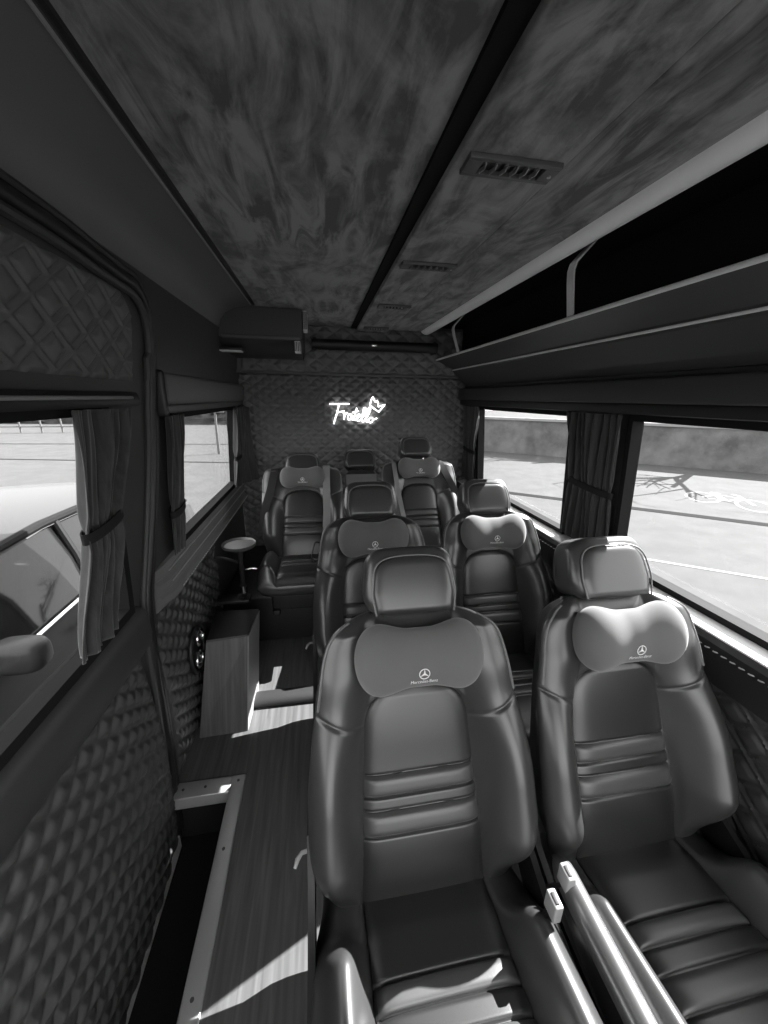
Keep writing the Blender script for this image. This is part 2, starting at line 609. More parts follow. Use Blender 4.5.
def vent(y, label, sx=1.0):
    t = empty('air_vent', (0.385, y, 1.885))
    w, l = 0.094 * sx, 0.030
    f = MB()
    z0, z1 = -0.010, 0.0
    f.rbox((-w, -l, z0), (w, -l + 0.010, z1), 0.002)
    f.rbox((-w, l - 0.010, z0), (w, l, z1), 0.002)
    f.rbox((-w, -l + 0.0101, z0), (-w + 0.03, l - 0.0101, z1), 0.002)
    f.rbox((w - 0.03, -l + 0.0101, z0), (w, l - 0.0101, z1), 0.002)
    f.build('frame', 'grey_plastic', t)
    b = MB()
    b.box((-w + 0.028, -l + 0.009, -0.001), (w - 0.028, l - 0.009, 0.0))
    b.build('backing', 'rubber', t, smooth=False)
    n = 6
    for k in range(n):
        x = -w + 0.03 + (2 * w - 0.06) * (k + 0.5) / n
        s = MB()
        s.ribbon([(x - 0.005, -l + 0.010, -0.009), (x, 0, -0.0075), (x - 0.003, l - 0.010, -0.005)], (0, 0.1, 1), 0.007, 0.002)
        s.build('slat', 'silver', t)
    s = MB(); s.cyl((w - 0.012, 0, -0.012), 0.004, 0.003, 10)
    s.build('screw', 'silver', t)
    tag(t, label, 'air vent', 'air vents along the ceiling duct')
vent(0.835, 'slatted air vent in the ceiling duct, nearest and largest in view')
vent(1.410, 'slatted air vent in the ceiling duct, second back from the large one')
vent(2.010, 'slatted air vent in the ceiling duct, third back from the large one', 0.85)
vent(2.620, 'slatted air vent in the ceiling duct, farthest one next to the back bulkhead', 0.85)

# luggage rack along the right side
rack = empty('luggage_rack', (0.95, 1.0, 1.7))
r1 = MB()
r1.tube([(0.744, YF, 1.897), (0.744, 0.5, 1.897), (0.744, 2.70, 1.897)], 0.040, 20, flat=0.75)
local(rack, r1).build('rail', 'rail', rack)
r2 = MB()
r2.prism([(0.855, 1.712), (0.975, 1.662), (0.985, 1.640), (1.095, 1.545), (1.13, 1.545), (1.105, 1.72), (0.90, 1.724)], YF, 2.79)
local(rack, r2).build('shelf', 'door_vinyl', rack, angle=20)
r3 = MB()
r3.tube([(0.853, YF, 1.718), (0.853, 2.79, 1.718)], 0.0065, 10)
local(rack, r3).build('lip_trim', 'sill', rack)
r4 = MB()
r4.tube([(0.979, YF, 1.652), (0.979, 2.79, 1.652)], 0.0045, 8)
local(rack, r4).build('lower_trim', 'sill', rack)
r5 = MB()
r5.box((1.040, YF, 1.725), (1.050, 2.79, 1.945))
local(rack, r5).build('back_lining', 'dark_void', rack, smooth=False)
for y in (1.20, 2.27):
    b = MB()
    b.ribbon([(0.845, y - 0.01, 1.925), (0.825, y - 0.01, 1.900), (0.788, y + 0.0, 1.855), (0.786, y + 0.005, 1.835), (0.800, y + 0.02, 1.805), (0.852, y + 0.075, 1.727)], (0, 1, 0), 0.032, 0.006)
    local(rack, b).build('bracket', 'bracket', rack)
tag(rack, 'overhead luggage rack with pale rail and chrome brackets on the right', 'luggage rack')

# window pelmets
pr = empty('window_pelmet', (1.1, 1.0, 1.48))
p1 = MB(); p1.rbox((1.075, YF, 1.445), (1.135, 2.90, 1.528), 0.012)
local(pr, p1).build('cassette', 'door_vinyl', pr)
p2 = MB(); p2.rbox((1.095, YF, 1.408), (1.143, 2.90, 1.446), 0.006)
local(pr, p2).build('lower_rail', 'black_plastic', pr)
tag(pr, 'long dark blind cassette above the right-hand windows', 'blind cassette')
pl = empty('window_pelmet', (-0.54, 2.1, 1.45))
p1 = MB(); p1.rbox((-0.57, 1.46, 1.415), (-0.515, 2.89, 1.525), 0.02)
local(pl, p1).build('cassette', 'lining', pl)
p2 = MB(); p2.rbox((-0.563, 1.47, 1.385), (-0.53, 2.89, 1.416), 0.006)
local(pl, p2).build('lower_rail', 'grey_plastic', pl)
p3 = MB(); p3.rbox((-0.575, 1.435, 1.375), (-0.512, 1.459, 1.53), 0.015)
local(pl, p3).build('end_cap', 'black_plastic', pl)
tag(pl, 'grey blind cassette above the small left rear window', 'blind cassette')

# ------------------------------------------------------------------ windows
def window(name, xf, sgn, y0, y1, z0, z1, label, fw=0.028):
    mb = MB()
    def bar(ya, yb, za, zb, d=0.016):
        x0, x1 = float(xf(za)), float(xf(zb))
        e0, e1 = -sgn * d, sgn * 0.032
        mb.hexa([(x0 + e0, ya, za), (x0 + e1, ya, za), (x0 + e1, yb, za), (x0 + e0, yb, za),
                 (x1 + e0, ya, zb), (x1 + e1, ya, zb), (x1 + e1, yb, zb), (x1 + e0, yb, zb)])
    bar(y0, y1, z0, z0 + fw); bar(y0, y1, z1 - fw, z1)
    bar(y0, y0 + fw, z0 + fw, z1 - fw); bar(y1 - fw, y1, z0 + fw, z1 - fw)
    w = mb.build(name, 'window_rubber', smooth=False)
    tag(w, label, 'window', kind='structure')
    a, b = float(xf(z0 + fw)) + sgn * 0.022, float(xf(z1 - fw)) + sgn * 0.022
    p = MB()
    q = 0.004
    p.hexa([(a, y0 + fw, z0 + fw), (a + q, y0 + fw, z0 + fw), (a + q, y1 - fw, z0 + fw), (a, y1 - fw, z0 + fw),
            (b, y0 + fw, z1 - fw), (b + q, y0 + fw, z1 - fw), (b + q, y1 - fw, z1 - fw), (b, y1 - fw, z1 - fw)])
    p.build('pane', 'glass', w, smooth=False)
    return w
window('window_1', XL, -1, -0.6, 1.13, 0.80, 1.425, 'black framed window in the sliding door')
window('window_2', XL, -1, 1.58, 2.72, 0.85, 1.39, 'small black framed left rear window')
window('window_3', XR, 1, -0.6, 1.25, 0.812, 1.405, 'large black framed right front window', 0.022)
window('window_4', XR, 1, 1.57, 2.64, 0.812, 1.405, 'black framed right rear window', 0.022)

# ------------------------------------------------------------------ right side lower trim
sill = MB()
sill.prism([(1.122, 0.802), (1.18, 0.812), (1.194, 0.812), (1.194, 0.79), (1.122, 0.79)], YF, 2.89)
t5 = sill.build('trim_5', 'sill', smooth=False)
tag(t5, 'pale window sill along the right wall', 'trim', kind='structure')
sr = MB()
sr.prism([(1.135, 0.800), (1.120, 0.796), (1.112, 0.780), (1.116, 0.765), (1.128, 0.750), (1.145, 0.640), (1.165, 0.635), (1.19, 0.64), (1.19, 0.80)], YF, 2.89)
sr.build('padded_roll', 'leather_dark', t5, angle=30)
stm = MB()
for k in range(150):
    y = YF + 0.3 + k * 0.024
    if y > 2.85: break
    stm.tube([(1.1255, y, 0.7535), (1.1235, y + 0.007, 0.7515), (1.1255, y + 0.014, 0.7495)], 0.0022, 5)
stm.build('stitching', 'stitch', t5)
def xr_low(v): return np.interp(v, [0, 0.64], [1.188, 1.168])
quilt('quilted_panel', lambda u, v: (xr_low(v), u, v), lambda u, v: (0 * u - 1, 0 * u, 0 * u),
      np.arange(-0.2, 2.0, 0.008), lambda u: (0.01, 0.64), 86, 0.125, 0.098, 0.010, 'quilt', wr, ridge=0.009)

# left side, behind the sliding door
sl = MB()
prof6 = [(-0.60, 0.85), (-0.585, 0.845), (-0.575, 0.825), (-0.572, 0.812), (-0.580, 0.806), (-0.58, 0.80), (-0.568, 0.79), (-0.565, 0.765), (-0.572, 0.757), (-0.572, 0.750),
          (-0.560, 0.74), (-0.556, 0.715), (-0.575, 0.70), (-0.60, 0.70)]
V, F = loft([[(-0.60 + (x + 0.60) * k, y, z) for x, z in prof6] for y, k in ((1.25, 0.05), (1.31, 0.45), (1.38, 1.0), (2.88, 1.0))])
sl.add(V, F)
t6 = sl.build('trim_6', 'lining', angle=20)
tag(t6, 'ribbed window sill below the small left rear window', 'trim', kind='structure')
sb = MB()
sb.tube([(-0.573, 1.38, 0.823), (-0.573, 2.87, 0.823)], 0.004, 6)
sb.tube([(-0.566, 1.38, 0.778), (-0.566, 2.87, 0.778)], 0.003, 6)
sb.build('bead', 'silver', t6)
ss = MB()
for k in range(60):
    y = 1.45 + k * 0.024
    ss.tube([(-0.556, y, 0.722), (-0.5555, y + 0.014, 0.722)], 0.002, 5)
ss.build('stitching', 'stitch', t6)
def xl_low(u, v):
    return -0.592 + 0.018 * np.sin(np.clip(v / 0.7, 0, 1) * PI) * sm(1.75 - u, 0, 0.3)
quilt('quilted_panel', lambda u, v: (xl_low(u, v), u, v), lambda u, v: (0 * u + 1, 0 * u, 0 * u),
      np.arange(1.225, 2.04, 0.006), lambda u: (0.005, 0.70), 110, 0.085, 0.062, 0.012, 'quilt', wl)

# ------------------------------------------------------------------ sliding door
door = empty('door_1', (-0.6, 0.6, 0))
tag(door, 'sliding door with quilted panels and a curtained window', 'door', kind='structure')
def dlocal(mb): return local(door, mb)
seal_pts = [(0.2, 1.765), (0.83, 1.768), (1.02, 1.764), (1.118, 1.757), (1.22, 1.752), (1.30, 1.748), (1.36, 1.72), (1.395, 1.67), (1.408, 1.60), (1.418, 1.52), (1.42, 1.43), (1.40, 1.30),
            (1.345, 1.105), (1.285, 0.93), (1.233, 0.785), (1.208, 0.60), (1.196, 0.40), (1.185, 0.2), (1.165, 0.03), (1.14, -0.18)]
def smooth_path(pts, n=6):
    P = [np.array(p, float) for p in pts]
    out = []
    for i in range(len(P) - 1):
        p0, p1, p2, p3 = P[max(i - 1, 0)], P[i], P[i + 1], P[min(i + 2, len(P) - 1)]
        for k in range(n):
            t = k / n
            out.append(0.5 * ((2 * p1) + (-p0 + p2) * t + (2 * p0 - 5 * p1 + 4 * p2 - p3) * t * t + (-p0 + 3 * p1 - 3 * p2 + p3) * t ** 3))
    out.append(P[-1])
    return out
sp = smooth_path(seal_pts, 4)
sl1 = MB(); sl1.tube([(float(XL(z)) + 0.006, y, z) for y, z in sp], 0.017, 10)
dlocal(sl1).build('door_seal', 'rubber', door)
sl2 = MB(); sl2.tube([(float(XL(z)) + 0.010, y + (0.024 if z < 1.6 else 0.012), z + (0.022 if z > 1.5 else 0.0)) for y, z in sp], 0.010, 8)
dlocal(sl2).build('seal_lip', 'leather_dark', door)
sl3 = MB(); sl3.tube([(float(XL(z)) + 0.006, y - (0.030 if z < 1.6 else 0.01), z - (0.026 if z > 1.5 else 0.0)) for y, z in sp], 0.011, 8)
dlocal(sl3).build('door_edge', 'door_vinyl', door)
def shift(fn):
    def f(u, v):
        x, y, z = fn(u, v)
        return (x + 0.6, y - 0.6, z)
    return f
# upper quilted panel with a rounded rear corner
def up_v(u):
    top = 1.718
    if u > 1.20:
        top = 1.718 - 0.10 + 0.10 * math.sqrt(max(0.0, 1 - ((u - 1.20) / 0.105) ** 2)) if u < 1.304 else 1.62
    return (1.487, top)
quilt('upper_quilted_panel', shift(lambda u, v: (XL(v) + 0.004, u, v)), lambda u, v: (0 * u + 1, 0 * u, 0 * u - 0.1),
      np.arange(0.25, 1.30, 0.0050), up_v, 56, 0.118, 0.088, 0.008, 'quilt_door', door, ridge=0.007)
# lower quilted panel
def low_v(u):
    return (-0.21, 0.645)
def xdl(u, v):
    return -0.588 + 0.022 * np.sin(np.clip((v + 0.2) / 0.85, 0, 1) * PI) - 0.012 * sm(u, 0.95, 1.12)
quilt('lower_quilted_panel', shift(lambda u, v: (xdl(u, v), u, v)), lambda u, v: (0 * u + 1, 0 * u, 0 * u),
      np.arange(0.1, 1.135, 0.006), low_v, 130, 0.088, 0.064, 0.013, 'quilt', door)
# padded band between the window and the lower panel
bn = MB()
bn.prism([(-0.60, 0.80), (-0.578, 0.790), (-0.568, 0.765), (-0.566, 0.70), (-0.572, 0.665), (-0.580, 0.652), (-0.60, 0.65)], YF, 1.17)
dlocal(bn).build('padded_band', 'door_vinyl', door, angle=50)
wd = MB()
wd.prism([(-0.60, 1.412), (-0.543, 1.416), (-0.538, 1.435), (-0.546, 1.455), (-0.60, 1.455)], YF, 1.30)
dlocal(wd).build('curtain_track', 'black_plastic', door)
wt = MB()
wt.tube([(-0.5375, 0.0, 1.44), (-0.5375, 1.25, 1.44)], 0.0045, 8)
dlocal(wt).build('track_trim', 'silver', door)

# ------------------------------------------------------------------ curtains
def curtain(name, xf, sgn, ytop, ybot, ztop, zbot, ztie, ytie, pleats, label, depth=0.016, group=None, inward=0.0):
    """ytop, ybot, ytie: (front, rear) extent at the top, hem and tieback"""
    nu, nv = 110, 60
    V, F = [], []
    for j in range(nv):
        f = j / (nv - 1)
        z = ztop + (zbot - ztop) * f
        ft = (ztop - ztie) / (ztop - zbot)
        if f < ft:
            q = float(sm(f, 0.15 * ft, ft))
            a = ytop[0] + (ytie[0] - ytop[0]) * q
            b = ytop[1] + (ytie[1] - ytop[1]) * q
        else:
            q = float(sm(f, ft, 1.0))
            a = ytie[0] + (ybot[0] - ytie[0]) * q
            b = ytie[1] + (ybot[1] - ytie[1]) * q
        tight = math.exp(-((f - ft) / 0.05) ** 2)
        for i in range(nu):
            u = i / (nu - 1)
            y = a + (b - a) * u
            w = u + 0.03 * math.sin(u * 9 + f * 3)
            d = depth * (0.9 - 0.55 * tight) * math.sin(2 * PI * pleats * w) + 0.006 * math.sin(2 * PI * 2.3 * w + 4 * f) + 0.35 * depth * math.sin(2 * PI * pleats * 2.1 * w + 1)
            base = float(xf(z))
            V.append((base - sgn * (0.034 + d + inward * u * u * (0.35 + 0.65 * f)), y, z))
    for j in range(nv - 1):
        for i in range(nu - 1):
            F.append((j * nu + i, j * nu + i + 1, (j + 1) * nu + i + 1, (j + 1) * nu + i))
    zc = ztie
    root = empty(name, (float(xf(zc)) - sgn * 0.034, sum(ytop) / 2, zbot))
    V = [(v[0] - root.location[0], v[1] - root.location[1], v[2] - root.location[2]) for v in V]
    c = link('cloth', make_mesh('cloth', V, F, 'curtain', True, 180), root)
    so = c.modifiers.new('solid', 'SOLIDIFY'); so.thickness = 0.003; so.offset = 0
    a, b = ytie
    x = float(xf(ztie)) - sgn * 0.034
    tb = MB()
    pts = []
    for k in range(33):
        w = 2 * PI * k / 32
        pts.append((x + math.cos(w) * 0.021, (a + b) / 2 + math.sin(w) * ((b - a) / 2 + 0.006), ztie + 0.012 * math.sin(w)))
    tb.ribbon(pts, (0, 0, 1), 0.026, 0.003)
    local(root, tb).build('tieback', 'tieback', root)
    tag(root, label, 'curtain', group)
    return root
curtain('window_curtain', XL, -1, (0.93, 1.20), (0.83, 0.99), 1.413, 0.845, 1.135, (0.915, 1.08), 5, 'dark curtain tied back beside the sliding door window', 0.013)
curtain('window_curtain', XL, -1, (1.475, 1.63), (1.43, 1.53), 1.376, 0.86, 1.03, (1.445, 1.555), 3, 'narrow dark curtain at the front edge of the small left rear window', 0.012)
curtain('window_curtain', XL, -1, (2.60, 2.86), (2.55, 2.86), 1.376, 0.86, 1.06, (2.60, 2.80), 5, 'dark curtain at the back corner beside the left rear seat', 0.014, inward=0.12)
curtain('window_curtain', XR, 1, (1.255, 1.57), (1.245, 1.56), 1.405, 0.84, 1.10, (1.265, 1.54), 8, 'wide dark curtain tied back between the two right-hand windows', 0.013)
curtain('window_curtain', XR, 1, (2.56, 2.86), (2.66, 2.86), 1.405, 0.84, 1.08, (2.64, 2.85), 5, 'dark curtain in the back corner beside the right rear seat', 0.012)

# ------------------------------------------------------------------ overhead air conditioner, back left corner
ac = empty('air_conditioner', (-0.3, 2.45, 1.71))
prof = [(-0.56, 1.710), (-0.535, 1.690), (-0.09, 1.690), (-0.075, 1.745), (-0.072, 1.903), (-0.36, 1.905), (-0.46, 1.885), (-0.53, 1.84), (-0.555, 1.79)]
rings = []
for y, zi, k in ((2.30, 1.755, 1.0), (2.305, 1.75, 1.0), (2.40, 1.70, 1.0), (2.79, 1.69, 1.0)):
    rings.append([(x, y, max(z, zi)) for x, z in prof])
V, F = loft(rings)
a1 = MB(); a1.add(V, F)
local(ac, a1).build('housing', 'door_vinyl', ac, angle=30)
a2 = MB(); a2.rbox((-0.50, 2.297, 1.748), (-0.085, 2.32, 1.768), 0.006)
local(ac, a2).build('front_lip', 'grey_plastic', ac)
for (x0, x1, y0, y1, z0, z1, nb, ax) in ((-0.535, -0.40, 2.32, 2.40, 1.690, 1.73, 3, 0), (-0.12, -0.085, 2.29, 2.37, 1.685, 1.745, 4, 2), (-0.070, -0.045, 2.30, 2.40, 1.80, 1.90, 4, 2)):
    f_ = MB()
    if ax == 0:
        f_.rbox((x0, y0, z0), (x1, y1, z0 + 0.014), 0.004)
    else:
        f_.rbox((x0, y0, z0), (x1, y1, z1), 0.006)
    gr = local(ac, f_).build('grille', 'sill' if ax else 'black_plastic', ac)
    for k in range(nb):
        b_ = MB()
        if ax == 0:
            y = y0 + (y1 - y0) * (k + 0.5) / nb
            b_.rbox((x0 + 0.01, y - 0.008, z0 - 0.006), (x1 - 0.01, y + 0.004, z0 + 0.004), 0.002)
            local(ac, b_).build('blade', 'sill', gr)
        else:
            x = x0 + (x1 - x0) * (k + 0.5) / nb
            b_.rbox((x - 0.002, y0 - 0.004, z0 + 0.006), (x + 0.002, y0 + 0.004, z1 - 0.006), 0.0015)
            local(ac, b_).build('blade', 'black_plastic', gr)
tag(ac, 'dark overhead air conditioner with pale louvres in the back left ceiling corner', 'air conditioner')

# roller tube under the bulkhead
rb = empty('curtain_pole', (0.4, 2.75, 1.79))
q1 = MB(); q1.tube([(-0.03, 2.755, 1.79), (0.84, 2.755, 1.79)], 0.034, 20)
local(rb, q1).build('tube', 'black_plastic', rb)
q2 = MB(); q2.rbox((0.37, 2.715, 1.783), (0.41, 2.73, 1.797), 0.004)  # unlit chrome block drawn in place of a tiny light
local(rb, q2).build('light_spot', 'chrome', rb)
for x in (-0.01, 0.82):
    q3 = MB(); q3.rbox((x - 0.012, 2.74, 1.75), (x + 0.012, 2.798, 1.83), 0.005)
    local(rb, q3).build('bracket', 'black_plastic', rb)
tag(rb, 'thick black pole with a small chrome block for a tiny light across the top of the back bulkhead', 'pole')

# ------------------------------------------------------------------ neon sign
neon = empty('neon_sign', (0.29, 2.88, 1.34))
def nz(cx, cy):
    px, py = 310 + cx / 7.68, 380 + cy / 7.68
    return (0.078 + (px - 329) * 0.00744 - 0.29, 0.0, 1.402 - (py - 404) * 0.0073 + (px - 329) * 0.00012 - 1.34)
strokes = {
    'letter_f': [[(150, 184), (300, 184)], [(222, 190), (205, 250), (178, 335)], [(206, 248), (262, 238)]],
    'letter_r': [[(252, 248), (262, 275), (256, 302)], [(258, 282), (272, 258), (288, 254)]],
    'letter_a': [[(318, 268), (302, 262), (288, 282), (292, 302), (308, 300), (320, 272), (320, 300), (328, 308)]],
    'letter_t': [[(358, 215), (338, 282), (336, 304), (350, 310)], [(324, 250), (372, 238)]],
    'letter_e': [[(356, 290), (378, 282), (380, 264), (364, 268), (356, 294), (366, 314), (384, 310)]],
    'letter_l': [[(384, 310), (412, 272), (428, 226), (416, 216), (402, 258), (396, 300), (406, 324)]],
    'letter_l_': [[(406, 324), (440, 278), (464, 226), (452, 214), (434, 258), (426, 302), (438, 328)]],
    'letter_o': [[(438, 328), (452, 300), (472, 290), (484, 304), (474, 324), (456, 326), (448, 308), (466, 292), (492, 302), (516, 294)]],
    'crown': [[(482, 132), (468, 160), (460, 194), (494, 222), (530, 246), (554, 218), (578, 190), (552, 198), (526, 206), (522, 176), (516, 158), (504, 172), (498, 166), (490, 146), (482, 132)]],
}
for nm, ss_ in strokes.items():
    mb = MB()
    for s_ in ss_:
        pts = [nz(*p) for p in s_]
        if nm not in ('crown',) and len(pts) > 2:
            pts = [tuple(p) for p in smooth_path(pts, 5)]
        mb.tube(pts, 0.0034, 8)
    mb.build(nm.rstrip('_'), 'neon', neon)
for (cx, cy) in ((200, 260), (340, 290), (470, 310), (520, 220)):
    x, y, z = nz(cx, cy)
    nb = MB()
    nb.cyl((x, 0.0, z), 0.004, 0.03, 8, axis=1)
    nb.build('standoff', 'black_plastic', neon)
tag(neon, 'glowing white neon name sign with a crown on the quilted back wall', 'neon sign')

# ------------------------------------------------------------------ seats
MESH = {}
def cached(key, fn):
    if key not in MESH:
        MESH[key] = fn()
    return MESH[key]

W_T = [-0.06, -0.03, 0.0, 0.08, 0.18, 0.30, 0.40, 0.50, 0.58, 0.63, 0.66, 0.68, 0.692]
W_W = [0.17, 0.212, 0.236, 0.266, 0.284, 0.283, 0.272, 0.256, 0.243, 0.228, 0.202, 0.163, 0.11]
W_BENCH = [0.20, 0.240, 0.255, 0.272, 0.288, 0.292, 0.292, 0.291, 0.288, 0.280, 0.262, 0.225, 0.16]
W_NOW = [W_W]
def Wd(t): return itp(t, W_T, W_NOW[0])
def w_ins(t): return np.interp(t, [-0.06, 0.0, 0.3, 0.5], [0.166, 0.164, 0.148, 0.136])
T_ARC, T_TOP = 0.375, 0.500
def ins_half(t):
    q = np.clip((t - T_ARC) / (T_TOP - T_ARC), 0, 1)
    return w_ins(t) * (1 - q ** 3.2) ** (1 / 2.6)
def curve(t):
    return 0.016 * np.exp(-((t - 0.12) / 0.12) ** 2) - 0.012 * sm(t, 0.35, 0.65)
def back_front(s, t):
    a = np.abs(s)
    W = Wd(t)
    B = 0.100 * sm(t, -0.03, 0.15) * (1 - 0.74 * sm(t, 0.26, 0.60))
    B = B + 0.010 * sm(t, 0.45, 0.55)
    base = 0.152 - 0.05 * sm(t, 0.32, 0.62)
    x = np.clip((a - base) / np.maximum(W * 1.02 - base, 0.02), 0, 1)
    bump = np.where(x < 0.62, np.sin(PI / 2 * np.clip(x / 0.62, 0, 1)), 1 - 0.35 * np.clip((x - 0.62) / 0.38, 0, 1) ** 2) * (x > 0)
    F_ = curve(t) + B * bump
    # yoke rises above the insert arch
    F_ = F_ + 0.014 * sm(t, 0.43, 0.56)
    # recess for the insert with a seam groove around it
    ih = ins_half(t)
    d_side = a - ih
    inside = sm(-d_side, -0.004, 0.008) * (t < T_TOP)
    F_ = F_ - 0.016 * inside
    # shoulder seam
    ts = 0.405 + (a - 0.14) * 0.50
    dist = np.abs(t - ts) * 0.9
    F_ = F_ - 0.005 * np.exp(-(dist / 0.0042) ** 2) * sm(a, 0.125, 0.15)
    return F_
def kthick(t):
    lo = np.sqrt(np.clip((t + 0.062) / 0.05, 0.02, 1))
    hi = np.sqrt(np.clip((0.695 - t) / 0.05, 0.02, 1))
    return np.minimum(lo, hi)

class SeatFrame:
    def __init__(self, theta=19.2, sx=1.0, st=1.0, z0=0.27, sy=1.0):
        self.th = math.radians(theta); self.sx = sx; self.st = st; self.z0 = z0; self.sn = min(sx, st)
        self.key = (theta, sx, st, z0)
    def P(self, s, t, n):
        s, t, n = np.asarray(s) * self.sx, np.asarray(t) * self.st, np.asarray(n) * self.sn
        return np.stack([s + 0 * t, t * math.sin(self.th) - n * math.cos(self.th) + 0 * s,
                         self.z0 + t * math.cos(self.th) + n * math.sin(self.th) + 0 * s], -1)

_p = np.linspace(0, 1, 200)
_q = np.interp(_p, [0, 0.62, 0.72, 0.80, 0.87, 0.94, 1.0], [0, 0.77, 0.885, 0.96, 1.0, 0.985, 0.895])
_k = np.ones(15) / 15
SEC_P = _p
SEC_S = np.concatenate([_q[:7], np.convolve(_q, _k, 'valid'), _q[-7:]])
def backrest_mesh(fr):
    nf, nb = 131, 25
    ts = np.concatenate([np.linspace(-0.06, 0.0, 10), np.linspace(0.006, 0.64, 210), np.linspace(0.645, 0.692, 14)])
    rings = []
    for t in ts:
        W = float(Wd(t)); k = float(kthick(t))
        p = np.linspace(-1, 1, nf)
        pa = np.abs(p)
        s = np.sign(p) * W * np.interp(pa, SEC_P, SEC_S)
        Fn = back_front(s, np.full_like(s, t))
        n = -0.045 + (Fn + 0.045) * (1 - pa ** 9) ** 0.6
        sb = np.linspace(0.9 * W, -0.9 * W, nb)[1:-1]
        ub = np.abs(sb) / (0.9 * W)
        nbk = -0.045 - 0.068 * (1 - ub ** 4) ** 0.5 * (0.75 + 0.25 * sm(0.6 - t, 0, 0.5))
        mid = -0.03
        n = mid + (n - mid) * k
        nbk = mid + (nbk - mid) * k
        S_ = np.concatenate([s, sb]); N_ = np.concatenate([n, nbk])
        rings.append(list(fr.P(S_, np.full_like(S_, t), N_)))
    V, F = loft(rings)
    return make_mesh('backrest', V, F, 'leather', True, 70)

def ins_surface(u, t):
    """front surface of the centre panel; u in -1..1"""
    e = (1 - np.abs(u) ** 9)
    end = np.clip((T_TOP + 0.004 - t) / 0.03, 0, 1) ** 0.5 * np.clip((t + 0.05) / 0.03, 0, 1)
    h = curve(t) - 0.015 + 0.014 * e * end + 0.006 * (1 - u ** 2)
    return h
SEAMS = (0.282, 0.232, 0.198, 0.142)
def insert_mesh(fr):
    ts = np.linspace(-0.045, T_TOP, 260); us = np.linspace(-1, 1, 61)
    T, U = np.meshgrid(ts, us, indexing='ij')
    h = ins_surface(U, T)
    for c in SEAMS:
        h = h - 0.007 * np.exp(-((T - c - 0.004 * (1 - U ** 2)) / 0.0042) ** 2)
    s = U * np.maximum(ins_half(T), 0.004)
    P = fr.P(s, T, h)
    return grid_mesh('centre_panel', P, 'leather_insert')
def grid_mesh(name, P, m, angle=70):
    a, b = P.shape[:2]
    idx = np.arange(a * b).reshape(a, b)
    F = np.stack([idx[:-1, :-1], idx[:-1, 1:], idx[1:, 1:], idx[1:, :-1]], -1).reshape(-1, 4)
    return make_mesh(name, P.reshape(-1, 3), F, m, True, angle)
def rib_mesh(fr, t0, t1):
    ts = np.linspace(t0, t1, 16); us = np.linspace(-0.985, 0.985, 50)
    T, U = np.meshgrid(ts, us, indexing='ij')
    q = (T - t0) / (t1 - t0)
    T2 = T + 0.004 * (1 - U ** 2)
    h = ins_surface(U, T2) - 0.004 + 0.0115 * (1 - np.abs(2 * q - 1) ** 3.5) ** 0.6 * (1 - np.abs(U) ** 14)
    return grid_mesh('rib', fr.P(U * ins_half(T2), T2, h), 'leather_rib')

def superbox(ax, ay, az, e, nu=48, nv=28, top=1.0, bot=1.0):
    """rounded box; returns rings of (x,y,z) with taper along z"""
    rings = []
    for j in range(nv + 1):
        ph = -PI / 2 + PI * j / nv
        cz = math.copysign(abs(math.sin(ph)) ** e, math.sin(ph))
        cr_ = max(abs(math.cos(ph)) ** e, 0.001)
        ring = []
        for i in range(nu):
            th = 2 * PI * i / nu
            x = math.copysign(abs(math.cos(th)) ** e, math.cos(th)) * cr_
            y = math.copysign(abs(math.sin(th)) ** e, math.sin(th)) * cr_
            q = (cz + 1) / 2
            k = bot + (top - bot) * q
            ring.append((x * ax * k, y * ay, cz * az))
        rings.append(ring)
    return rings

def head_half(q):   # half-width of the headrest, q = 0 bottom .. 1 top
    return np.interp(q, [0, 0.35, 0.8, 1.0], [0.116, 0.128, 0.117, 0.104])
def head_section(fr, x, dt, grow=0.0):
    """closed profile of the headrest at x = -1..1 across its width"""
    edge = max((1 - abs(x) ** 6.0) ** 0.45 if abs(x) < 1 else 0.0, 0.02)
    ring = []
    m_ = 56
    for k in range(m_):
        w = 2 * PI * k / m_
        ex = 0.36
        cn = math.copysign(abs(math.cos(w)) ** ex, math.cos(w))
        ct = math.copysign(abs(math.sin(w)) ** ex, math.sin(w))
        t = 0.768 + dt + ct * 0.090 * (0.60 + 0.40 * edge)
        n = -0.054 + cn * 0.062 * (0.35 + 0.65 * edge)
        q = np.clip((t - dt - 0.678) / 0.180, 0, 1)
        if cn > 0:
            n += (0.018 - 0.030 * q ** 1.5) * abs(cn)
        if ct > 0:
            t -= 0.012 * (1 - cn) * 0.5 * ct       # top falls away to the back
        ring.append(fr.P(x * float(head_half(q)), t, n))
    return ring
def headrest_mesh(fr, dt=0.0):
    rings = []
    for i in range(49):
        x = -1 + 2 * i / 48
        x = math.copysign(1 - (1 - abs(x)) ** 1.7, x)
        rings.append(head_section(fr, x, dt))
    V, F = loft(rings)
    return make_mesh('headrest', V, F, 'leather', True, 60)
def head_front(x, q):
    """front face of the headrest: x = -1..1, q = 0..1 up the face -> (s, t, n)"""
    t = 0.678 + 0.180 * q
    n = -0.054 + 0.062 + 0.018 - 0.030 * q ** 1.5
    return x * head_half(q), t, n
